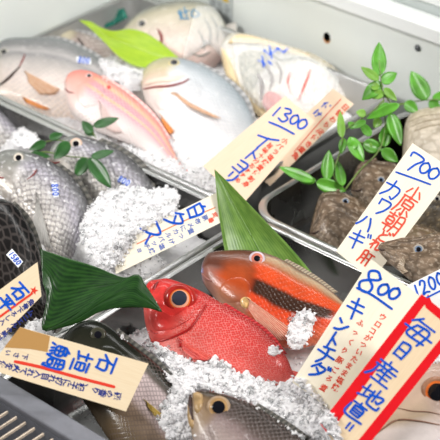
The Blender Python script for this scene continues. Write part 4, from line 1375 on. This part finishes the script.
# ------------------------------------------------------------------ leaves
LEAFG = ray_mat('bamboo_leaf_green', (.085, .19, .028), (.20, .35, .065), 22, rough=.34, rib=.12, bump=.06)
LEAFD = ray_mat('bamboo_leaf_dark', (.006, .032, .006), (.024, .088, .014), 15, rough=.28, rib=.16, bump=.10)
LEAFY = ray_mat('bamboo_leaf_yellow', (.27, .45, .010), (.40, .57, .02), 14, rough=.38, rib=.1, bump=.05)
SPR = plain('sprig_leaf', (.10, .33, .03), .3, noise=.45, nscale=40)
SPR2 = plain('sprig_leaf_yellow', (.17, .36, .045), .35, noise=.3, nscale=40)
SPRD = plain('sprig_leaf_dark', (.028, .105, .024), .3, noise=.4, nscale=40)
STEM = plain('sprig_stem', (.16, .24, .06), .5, noise=.2)


def blade(name, left, right, plane, mat, parent, n=40, m=17, cup=.006, wave=.002, lift=None, flip=False):
    """a broad leaf blade between two edge lines, cupped along its midrib"""
    A, B = crom(left, n), crom(right, n)
    vs, uvs = [], []
    for i in range(n):
        t = i / (n - 1)
        wd = np.linalg.norm(A[i] - B[i]) / 60
        for j in range(m):
            s = j / (m - 1)
            p = A[i] * (1 - s) + B[i] * s
            h = -cup * min(1, wd) * (1 - (2 * s - 1) ** 2) + wave * math.sin(t * 7 + s * 2) 
            h -= .0010 * math.exp(-((s - .5) / .035) ** 2)
            if lift:
                h += lift(t, s)
            vs.append(plane.at(p[0], p[1], h))
            uvs.append((s, t))
    return mesh_obj(name, vs, grid_faces(n, m), mat, parent, uvs=uvs, mods=[('solid', .0006)])


def midrib(left, right, plane, mat, parent, cup=.006, n=40, wave=.002, s=.5, r=.0007):
    A, B = crom(left, n), crom(right, n)
    pts = []
    for i in range(n):
        p = A[i] * (1 - s) + B[i] * s
        wd = np.linalg.norm(A[i] - B[i]) / 60
        pts.append(plane.at(p[0], p[1], -cup * min(1, wd) + wave * math.sin(i / (n - 1) * 7 + s * 2) - .0002))
    return tube('midrib', pts, [r * (.3 + .7 * i / (n - 1)) for i in range(n)], mat, parent, 6)


lf = thing('bamboo_leaf', 'pointed green bamboo leaf standing upright behind the orange red fish', 'leaf', 'bamboo leaves between the fish')
pl = Plane(272, 268, -.012, 52)
l_, r_ = [(214.5, 169.5), (216, 186), (218, 206), (221, 228), (225, 252), (232, 276)], [(215, 169.5), (230, 184), (250, 205), (270, 226), (290, 247), (308, 268), (322, 286)]
blade('blade', l_, r_, pl, LEAFG, lf, cup=.010)
midrib(l_, r_, pl, plain('midrib_pale', (.25, .40, .14), .4), lf, cup=.010)
settle(lf)

lf = thing('bamboo_leaf', 'yellow-green bamboo leaf lying across the pale fish, back tray', 'leaf', 'bamboo leaves between the fish')
pl = Plane(130, 45, .006, 30)
l_, r_ = [(79, 20), (90, 21.5), (100, 27), (113, 31), (130, 29), (146, 33), (160, 42), (172, 52), (184, 63)], [(79.5, 20.5), (88, 27), (98, 36), (107, 45), (118, 56), (132, 65), (148, 68), (166, 66), (184, 64)]
blade('blade', l_, r_, pl, LEAFY, lf, cup=.004, wave=.003)
midrib(l_, r_, pl, plain('midrib_lime', (.6, .75, .2), .4), lf, cup=.004, wave=.003)
settle(lf)

lf = thing('bamboo_leaf', 'dark green bamboo leaf folded over beside the red fish', 'leaf', 'bamboo leaves between the fish')
pl = Plane(95, 285, .040, 40)
blade('blade', [(40, 249), (62, 256), (94, 266), (122, 277), (136, 275)], [(43, 283), (47, 300), (44, 331), (90, 306), (134, 276.5)], pl, LEAFD, lf, cup=.004, wave=.001)
pl2 = Plane(110, 296, .066, 44)
blade('folded_tip', [(45, 331), (71, 318), (102, 295), (135, 274.5), (146, 286), (162, 311)], [(46, 331.5), (78, 323), (100, 312), (120, 308), (146, 308), (161.5, 312)], pl2, LEAFD, lf, cup=-.006, wave=.001)
settle(lf)

# green plastic divider at the back
lf = thing('plastic_grass', 'teal plastic divider sheet crumpled behind the yellow-green leaf', 'food divider')
pl = Plane(114, 18, -.022, 40)
blade('sheet', [(100, 24), (104, 18), (112, 12), (124, 8)], [(106, 28), (112, 26), (120, 22), (128, 18)], pl, plain('teal_plastic', (.01, .17, .12), .25, noise=.4, nscale=90), lf, cup=.003, wave=.004)
settle(lf)


def leaflet(base, tip, wpx, z, tilt, yaw, mat, parent, cup=.12):
    pl = Plane(base[0], base[1], z, tilt, yaw)
    b, t = np.array(base, dtype=float), np.array(tip, dtype=float)
    d = t - b
    ln = np.linalg.norm(d)
    d /= ln
    q = np.array([-d[1], d[0]])
    n, m = 14, 7
    vs, uvs = [], []
    for i in range(n):
        k = i / (n - 1)
        w = wpx * .5 * ((k / .4) ** .62 * ((1 - k) / .6) ** .93 if 0 < k < 1 else .0) + .15
        for j in range(m):
            s = 2 * j / (m - 1) - 1
            p = b + d * (ln * k) + q * (s * w)
            h = cup * wpx * M_PX * (abs(s) * 1.2 - .3) * math.sin(math.pi * min(1, k + .05)) - .004 * k * k
            vs.append(pl.at(p[0], p[1], h))
            uvs.append((j / (m - 1), k))
    o = mesh_obj('leaf', vs, grid_faces(n, m), mat, parent, uvs=uvs, mods=[('solid', .0004)])
    return pl


def sprig(label, leaves, stems, anchor, tilt, mats, group):
    root = thing('leafy_sprig', label, 'leaf sprig', group)
    pl = Plane(*anchor, tilt)
    for (tip, base, w) in leaves:
        p = pl.at(*base)
        leaflet(base, tip, w, p.z + random.uniform(-.002, .004), tilt + random.uniform(-16, 10), random.uniform(-30, 30), random.choice(mats), root)
    for st in stems:
        pts = [pl.at(*q) for q in crom(st, 16)]
        tube('stem', pts, [.0013 - .0007 * i / 15 for i in range(16)], STEM, root, 6)
    return settle(root)


TOPL = [((379, 42), (379, 76), 15), ((361, 67), (379, 80), 9), ((397, 73), (381, 82), 12), ((362, 100), (382, 82), 14), ((366, 119), (400, 104), 10), ((401, 146), (390, 113), 14),
        ((397, 101), (384, 88), 8), ((360, 122), (371, 136), 9), ((386, 124), (384, 147), 12), ((364, 162), (349, 137), 13), ((383, 150), (363, 143), 14), ((398, 162), (382, 149), 12),
        ((340, 111), (342, 138), 8), ((371, 98), (384, 92), 9), ((350, 150), (356, 141), 9), ((372, 150), (366, 144), 8), ((390, 92), (383, 96), 8), ((392, 134), (386, 128), 9), ((374, 128), (380, 118), 9), ((356, 112), (366, 114), 8), ((369, 84), (379, 88), 8), ((348, 122), (355, 128), 7), ((400, 126), (388, 122), 9), ((352, 128), (366, 121), 7), ((376, 112), (390, 104), 8)]
sprig('leafy green sprig leaning on the white case wall above the filefish', TOPL,
      [[(345, 190), (360, 170), (378, 152), (385, 130), (384, 105), (381, 80), (379, 60)], [(384, 100), (372, 112), (356, 122), (342, 132)], [(366, 144), (356, 141), (349, 137)], [(384, 92), (392, 104), (404, 103)]],
      (352, 178, .024), 50, [SPR, SPR, SPR2], 'leafy sprigs of the right tray')
sprig('short leafy sprig hanging over the rim of the round-cornered tray', [((329, 150), (327, 180), 13), ((346, 191), (316, 182), 14), ((279, 167), (314, 181), 11), ((337, 160), (343, 186), 10), ((341, 154), (344, 138), 8), ((300, 182), (316, 180), 7)],
      [[(343, 138), (338, 158), (330, 174), (318, 182)], [(332, 172), (336, 180), (344, 188)]], (328, 182, .016), 50, [SPR], 'leafy sprigs of the right tray')
sprig('single stem with three leaves behind the light beige filefish', [((411, 71), (427, 100), 18), ((418, 112), (405, 102), 12), ((441, 110), (429, 101), 10), ((452, 92), (432, 99), 9)],
      [[(398, 105), (412, 102), (427, 100), (446, 99)]], (420, 104, .026), 50, [SPR], 'leafy sprigs of the right tray')
sprig('dark leafy sprig laid over the heads of two silver breams', [((29, 150), (46, 142), 9), ((63, 134), (49, 138), 8), ((54, 159), (69.5, 142), 13), ((51, 157), (31, 153), 6), ((114, 151), (91, 157), 8), ((75, 177), (87, 158), 13), ((111, 188), (89, 158), 15)],
      [[(31, 153), (46, 152), (66, 156), (89, 158)], [(46, 142), (56, 140), (69, 142)]], (70, 155, .026), 36, [SPRD], 'dark leaf sprigs on the silver breams')
sprig('small dark two-leaved sprig lying on the rim below the pink fish', [((119, 118), (93, 126), 9), ((82, 121), (92, 133), 10), ((95, 136), (84, 128), 8)], [[(93, 126), (91, 130), (96, 138)]], (92, 128, .010), 40, [SPRD], 'dark leaf sprigs on the silver breams')

# ------------------------------------------------------------------ price signs
W_CREAM = wood_mat('board_cream', (.90, .75, .53), .10)
W_LIGHT = wood_mat('board_ivory', (.95, .89, .74), .05)
W_PEACH = wood_mat('board_peach', (.92, .73, .50), .10)
W_PINK = wood_mat('board_pinkish', (.93, .73, .55), .06)
W_WHITE = plain('board_white', (.90, .90, .88), .5, noise=.03)
W_RAW = wood_mat('bare_wood', (.56, .33, .12), .35)


def unit(a, b):
    v = np.array(b, dtype=float) - np.array(a, dtype=float)
    return v / np.linalg.norm(v)


def letters(ink, items, r, q, w):
    for ch, c, sz, *k in items:
        asp = k[0] if k else .85
        ink.char(ch, c, np.array(r) * sz * asp, np.array(q) * sz, w)


# red-bordered sign, right front
s = Sign('wooden sign with red border on three sides, tallest in front', [(421.5, 294), (462, 326), (352, 466), (320, 424)], Plane(352, 425, .030, 50), W_PEACH)
q = [np.array(p, dtype=float) for p in s.q]
s.poly('red_border', [(421.5, 294), (425, 304), (328.5, 435), (320, 424)], plain('border_red', (.82, .012, .02), .8, spec=.1, noise=.05))
s.poly('red_border', [(421.5, 294), (462, 326), (456.5, 333), (426, 308), (423, 300)], plain('border_red', (.82, .012, .02)), .00022)
s.poly('red_border', [(462, 326), (352, 466), (345, 457), (454, 322)], plain('border_red', (.82, .012, .02)), .0002)
r, u = unit((421.5, 294), (462, 326)), unit((320, 424), (421.5, 294))
k = s.ink()
letters(k, [('毎', (419, 332), 23, 1.3), ('日', (402, 350.5), 16, .9), ('産', (383.5, 372.5), 22, 1.25), ('地', (371, 395.5), 19, 1.3), ('直', (356.5, 410.5), 16.5, 1.3), ('!', (348, 425.5), 7, .4), ('!', (351.5, 428), 7, .4)], r, u, 2.5)
k.build('lettering', BLUE, s.root)
s.done()

# 800 sign
s = Sign('ivory sign priced 800 left of the red-bordered sign', [(371, 259), (424, 299), (345, 420), (292, 382)], Plane(300, 378, .026, 50), W_LIGHT)
r, u = unit((371, 259), (412, 290)), unit((296, 378), (371, 259))
k = s.ink()
letters(k, [('8', (370, 281), 24, .85), ('0', (383.5, 289.5), 12.5, .95), ('0', (394.5, 293.5), 12.5, .95)], unit((0, 0), (.84, .54)), unit((0, 0), (.54, -.84)), 2.7)
k.stroke([(357, 288), (372, 295), (392, 309)], 2.5)
k.build('price_lettering', BLUE, s.root)
k = s.ink()
letters(k, [('キ', (355.5, 309), 19, .95), ('ン', (342, 325.5), 14, .95), ('ト', (332.5, 340), 17, .85), ('チ', (325, 355.5), 19, 1.0), ('ダ', (318, 371), 16, 1.1)], r, u, 2.6)
k.build('name_lettering', BLUE, s.root)
k = s.ink()
k.column('ウロコがついたまま塩焼', (382.5, 317), (335, 387), 7.6, u)
k.column('ふっくり豚ごろ煮', (361, 323), (324, 388), 7.4, u)
k.build('note_lettering', SRED, s.root)
s.done()

# 1200 sign half hidden
s = Sign('small white sign priced 1200 behind the red-bordered sign', [(396, 291), (452, 263), (476, 318), (420, 346)], Plane(420, 330, .020, 52), W_WHITE)
r, u = unit((396, 291), (452, 263)), unit((420, 346), (396, 291))
k = s.ink(.0004)
letters(k, [('1', (417, 292), 14, .4), ('2', (424, 287), 14, .55), ('0', (432, 283), 13, .6), ('0', (440, 279), 13, .6)], r, u, 2.0)
k.stroke([(415, 303.5), (446, 288)], 2.0)
k.build('price_lettering', BLUE, s.root)
s.poly('red_mark', [(425, 302), (428, 294), (433, 305)], plain('border_red', (.82, .012, .02)), .0003)
s.done()

# 700 sign
s = Sign('ivory sign priced 700 standing among the brown filefish', [(412.5, 143), (455, 171), (372, 281), (336, 251)], Plane(352, 262, .012, 50), W_LIGHT)
r, u = unit((412.5, 143), (455, 171)), unit((338, 249), (412.5, 143))
k = s.ink()
letters(k, [('7', (414.5, 163), 19, .8), ('0', (425, 168), 12, .95), ('0', (434, 173.5), 12.5, .95)], unit((0, 0), (.86, .5)), unit((0, 0), (.5, -.86)), 2.1)
k.stroke([(396, 172), (413, 178), (430.5, 184.5)], 1.9)
k.build('price_lettering', BLUE, s.root)
k = s.ink()
letters(k, [('カ', (391.5, 190), 19, .9), ('ワ', (382.5, 207), 17, .8), ('ハ', (366, 222.5), 16, 1.0), ('ギ', (357.5, 239.5), 18, .95)], r, u, 2.0)
k.build('name_lettering', BLUE, s.root)
k = s.ink()
letters(k, [('小', (414.5, 193), 14, 1.1), ('原', (405, 206), 20, .85), ('朝', (393, 223), 20, .85), ('ど', (383.5, 236), 11, .9), ('れ', (376, 244.5), 11, 1.0), ('肝', (366, 258), 14, .9)], r, u, 1.9)
k.build('note_lettering', SRED, s.root)
s.done()

# 1300 sign
s = Sign('peach sign priced 1300 propped on the rim of the back tray', [(285, 96), (315, 121), (243, 204), (203, 166)], Plane(225, 182, .010, 50), W_PINK)
r, u = unit((285, 96), (315, 121)), unit((203, 166), (285, 96))
k = s.ink()
letters(k, [('1', (276.5, 111.5), 11, .7), ('3', (285.5, 115.5), 15, .7), ('0', (294.5, 119.5), 10.5, .85), ('0', (302.5, 124), 11, .9)], unit((0, 0), (.84, .54)), unit((0, 0), (.54, -.84)), 2.0)
k.stroke([(269, 122), (281, 127), (294, 134)], 2.0)
k.build('price_lettering', BLUE, s.root)
k = s.ink()
letters(k, [('イ', (265, 141), 19, 1.0), ('ト', (252.5, 154), 16, .9), ('ヨ', (240.5, 166.5), 13, .95), ('リ', (231.5, 177), 12, .95)], r, u, 2.1)
k.build('name_lettering', BLUE, s.root)
k = s.ink()
k.column('小バラ塩焼煮付刺身', (285, 141), (246, 184), 6.4, u)
k.column('旨味十分おすすめ', (270, 146), (238, 180), 6.0, u)
k.build('note_lettering', SRED, s.root)
s.done()

s = Sign('peach sign with red underline tucked behind the sign priced 1300', [(333, 88.5), (354, 104), (270, 186), (250, 168)], Plane(285, 165, -.004, 50), W_PINK)
r, u = unit((333, 88.5), (354, 104)), unit((250, 168), (333, 88.5))
k = s.ink()
k.column('付け', (326, 106), (318, 114), 8.5, u)
k.build('name_lettering', BLUE, s.root)
k = s.ink()
k.stroke([(341, 99), (318, 124), (294, 152)], .9)
k.column('日替わり皮付き煮魚', (345, 107), (296, 156), 7, u)
k.build('note_lettering', SRED, s.root)
s.done()

# 白タス sign
s = Sign('cream sign lying on ice between silver breams and upright leaf', [(222, 190), (220, 223), (116, 274), (112, 243)], Plane(170, 235, .020, 44), W_LIGHT)
u = unit((120, 240), (216, 194))
r = np.array([-u[1], u[0]])
r = unit((0, 0), r * .8 + np.array([0, .35]))
k = s.ink()
letters(k, [('白', (196, 210), 18, .85), ('タ', (174.5, 219.5), 20, .85), ('ス', (151.5, 232), 20, .9)], r, u, 2.4)
k.build('name_lettering', BLUE, s.root)
k = s.ink()
k.stroke([(215, 207.5), (175, 225), (137, 244)], 1.1)
k.build('underline', plain('orange_pen', (.80, .22, .08), .5), s.root)
k = s.ink()
k.column('昆布〆にカルパッチョ', (205, 217.5), (140, 250), 6.2, u)
k.column('煮つけ塩焼', (191, 231), (152, 251), 6.2, u)
k.build('note_lettering', plain('faded_blue_pen', (.16, .22, .52), .8, spec=.1), s.root)
k = s.ink()
k.column('定番', (215, 215), (211, 220), 5.5, u)
k.build('red_note', SRED, s.root)
s.done()

# 石垣鯛 sign
s = Sign('cream sign with thick red line resting on the front rail', [(148.5, 363.5), (126, 411.5), (-12, 369), (20, 327)], Plane(60, 372, .040, 48), W_CREAM)
s.poly('bare_wood_strip', [(20, 327.2), (50, 336), (47.5, 352), (30, 349), (4, 347.5)], W_RAW)
u = unit((20, 327), (148.5, 363.5))
r = unit((148.5, 363.5), (126, 411.5))
k = s.ink()
letters(k, [('石', (107, 364), 19, .95), ('垣', (81.5, 361.5), 18, 1.05), ('鯛', (57, 356), 20, 1.15)], r, u, 2.6)
k.build('name_lettering', BLUE, s.root)
k = s.ink()
k.stroke([(15, 361.5), (40, 367), (80, 378), (114, 386.8)], 3.2)
k.build('red_line', plain('thick_red_marker', (.80, .06, .035), .8, spec=.1), s.root)
k = s.ink()
k.column('磯の香り、相子に切れ目入れて火を使', (117, 396.5), (2, 365), 8.2, u)
k.column('下さい', (25, 357), (8, 352.5), 6.4, u)
k.build('note_lettering', NAVY, s.root)
s.done()

# 石平 sign
s = Sign('cream sign with red star in front of the black fish', [(37.5, 262), (41.5, 296), (-32, 372), (-44, 322)], Plane(6, 320, .066, 48), W_CREAM)
u = unit((-20, 308), (37.5, 262))
r = np.array([-u[1], u[0]])
k = s.ink()
letters(k, [('石', (19.5, 291), 16, .95), ('平', (6, 303.5), 14, 1.1)], r, u, 2.6)
k.build('name_lettering', BLUE, s.root)
st = [np.array((34, 290.5)) + (4.4 if i % 2 == 0 else 1.9) * np.array((math.sin(i * math.pi / 5 + .3), -math.cos(i * math.pi / 5 + .3))) for i in range(10)]
s.poly('red_star', st, plain('thick_red_marker', (.8, .06, .035)), .0003)
k = s.ink()
k.stroke([(32, 293.5), (16, 305), (-6, 321)], 2.3)
k.build('red_line', plain('thick_red_marker', (.8, .06, .035)), s.root)
k = s.ink()
k.column('魚骨下ろし入れ', (31, 302), (-3, 326), 6.6, u)
k.column('ムニエルの美味', (31, 313), (-1, 338), 6.6, u)
k.build('note_lettering', NAVY, s.root)
s.done()

# ------------------------------------------------------------------ ice beds in the trays
ice(-.525, -.052, .056, .392, -.050, [
    (112, 70, -.012, .024), (132, 80, -.010, .02), (60, 150, -.034, .05), (130, 160, -.030, .05), (185, 182, -.022, .04),
    (215, 168, -.018, .03), (160, 140, -.030, .035), (95, 135, -.032, .04)],
    4000, 'white crushed ice in the back tray under the pale breams',
    over=[([(98, 62), (112, 56), (124, 64), (138, 62), (143, 76), (140, 90), (130, 92), (118, 82), (106, 76)], 700, .006, .002, -.02),
          ([(120, 142), (140, 152), (160, 160), (175, 160), (186, 172), (200, 168), (222, 168), (246, 152), (254, 160), (218, 192), (212, 192), (150, 164)], 1300, .006, .0016, -.022)])
ice(-.48, .005, -.352, .012, -.052, [
    (128, 210, -.004, .040), (112, 232, -.004, .042), (150, 196, -.01, .024), (135, 250, -.006, .036), (175, 210, -.024, .02), (90, 236, -.008, .020),
    (22, 132, -.02, .02), (14, 140, -.02, .02), (36, 322, -.02, .02)],
    5200, 'white crushed ice heaped beside the grey silver breams',
    over=[([(80, 226), (90, 208), (100, 197), (112, 190), (126, 188), (140, 188), (152, 192), (164, 188), (176, 190), (180, 198), (174, 212), (156, 222), (136, 236), (120, 262), (112, 268), (98, 264), (88, 254), (82, 242)], 2200, .011, .0024, -.004, True),
          ([(12, 134), (24, 126), (34, 132), (40, 142), (30, 148), (16, 146)], 150, .005, .002, -.02)])
ice(.05, .50, -.352, .014, -.056, [
    (178, 380, -.010, .024), (196, 376, -.006, .018), (172, 406, -.006, .022), (178, 426, -.008, .02), (232, 390, -.004, .014),
    (262, 402, .0, .022), (290, 398, .006, .026), (315, 404, .004, .03), (330, 424, -.002, .03), (345, 440, -.01, .03), (432, 352, -.01, .025), (138, 336, -.034, .025), (158, 336, -.030, .012)],
    4500, 'white crushed ice around the red big-eyed fish', bare=[(60, 395, .06), (85, 425, .07), (70, 415, .07), (110, 450, .06), (215, 262, .05), (300, 262, .05), (255, 250, .05)],
    over=[([(147, 343), (156, 344), (166, 350), (178, 356), (194, 363), (206, 363), (214, 360), (228, 365), (232, 373), (246, 377), (262, 381), (277, 387), (289, 382), (298, 377), (312, 391), (327, 406), (335, 420), (343, 442), (304, 440), (288, 426), (270, 412), (252, 402), (236, 396), (216, 390), (196, 388), (187, 402), (187, 418), (192, 440), (172, 440), (160, 424), (163, 408), (172, 392), (172, 384), (162, 368), (154, 356)], 3600, .010, .0026, -.006, True),
          ([(286, 334), (290, 322), (298, 312), (310, 310), (316, 318), (310, 336), (302, 348), (294, 350), (288, 344)], 150, .006, .0042, -.01),
          ([(268, 346), (276, 346), (282, 352), (276, 356), (268, 354)], 40, .003, .002, -.01),
          ([(418, 352), (430, 342), (446, 342), (448, 360), (430, 364), (420, 372)], 400, .008, .002, -.01),
          ([(118, 332), (132, 326), (146, 330), (150, 342), (138, 344), (124, 340)], 160, .005, .002, -.045)])

# ------------------------------------------------------------------ light
W = bpy.data.worlds.new('shop')
SC.world = W
W.use_nodes = True
bg = W.node_tree.nodes['Background']
bg.inputs[0].default_value = (1.0, .99, .98, 1)
bg.inputs[1].default_value = .12


def area(name, loc, target, sx, sy, power, color=(1, 1, 1)):
    l = bpy.data.lights.new(name, 'AREA')
    l.shape = 'RECTANGLE'
    l.size, l.size_y = sx, sy
    l.energy = power
    l.color = color
    o = bpy.data.objects.new(name, l)
    COL.objects.link(o)
    o.location = loc
    o.rotation_euler = (Vector(target) - Vector(loc)).to_track_quat('-Z', 'Y').to_euler()
    return o


area('case_lamp', (-.20, .22, .80), (-.22, .30, 0), 1.2, .06, 3.5, (1, 1, .98))
area('overhead_light', (-.75, -1.75, 1.75), (-.05, -.05, 0), 1.3, .3, 50, (1, .98, .95))
area('overhead_light', (1.85, .45, 1.75), (-.05, .0, 0), .3, 1.3, 50, (1, .98, .95))
area('overhead_light', (-1.2, 1.3, 2.3), (0, 0, 0), 1.2, .3, 7, (1, 1, 1))  # weak light added at the back left for rim highlights

SC.view_settings.view_transform = 'Standard'
SC.view_settings.look = 'None'
SC.view_settings.gamma = 1
SC.view_settings.use_curve_mapping = False
SC.view_settings.exposure = 0.0
SC.cycles.use_denoising = True
SC.cycles.max_bounces = 8
SC.cycles.transparent_max_bounces = 12
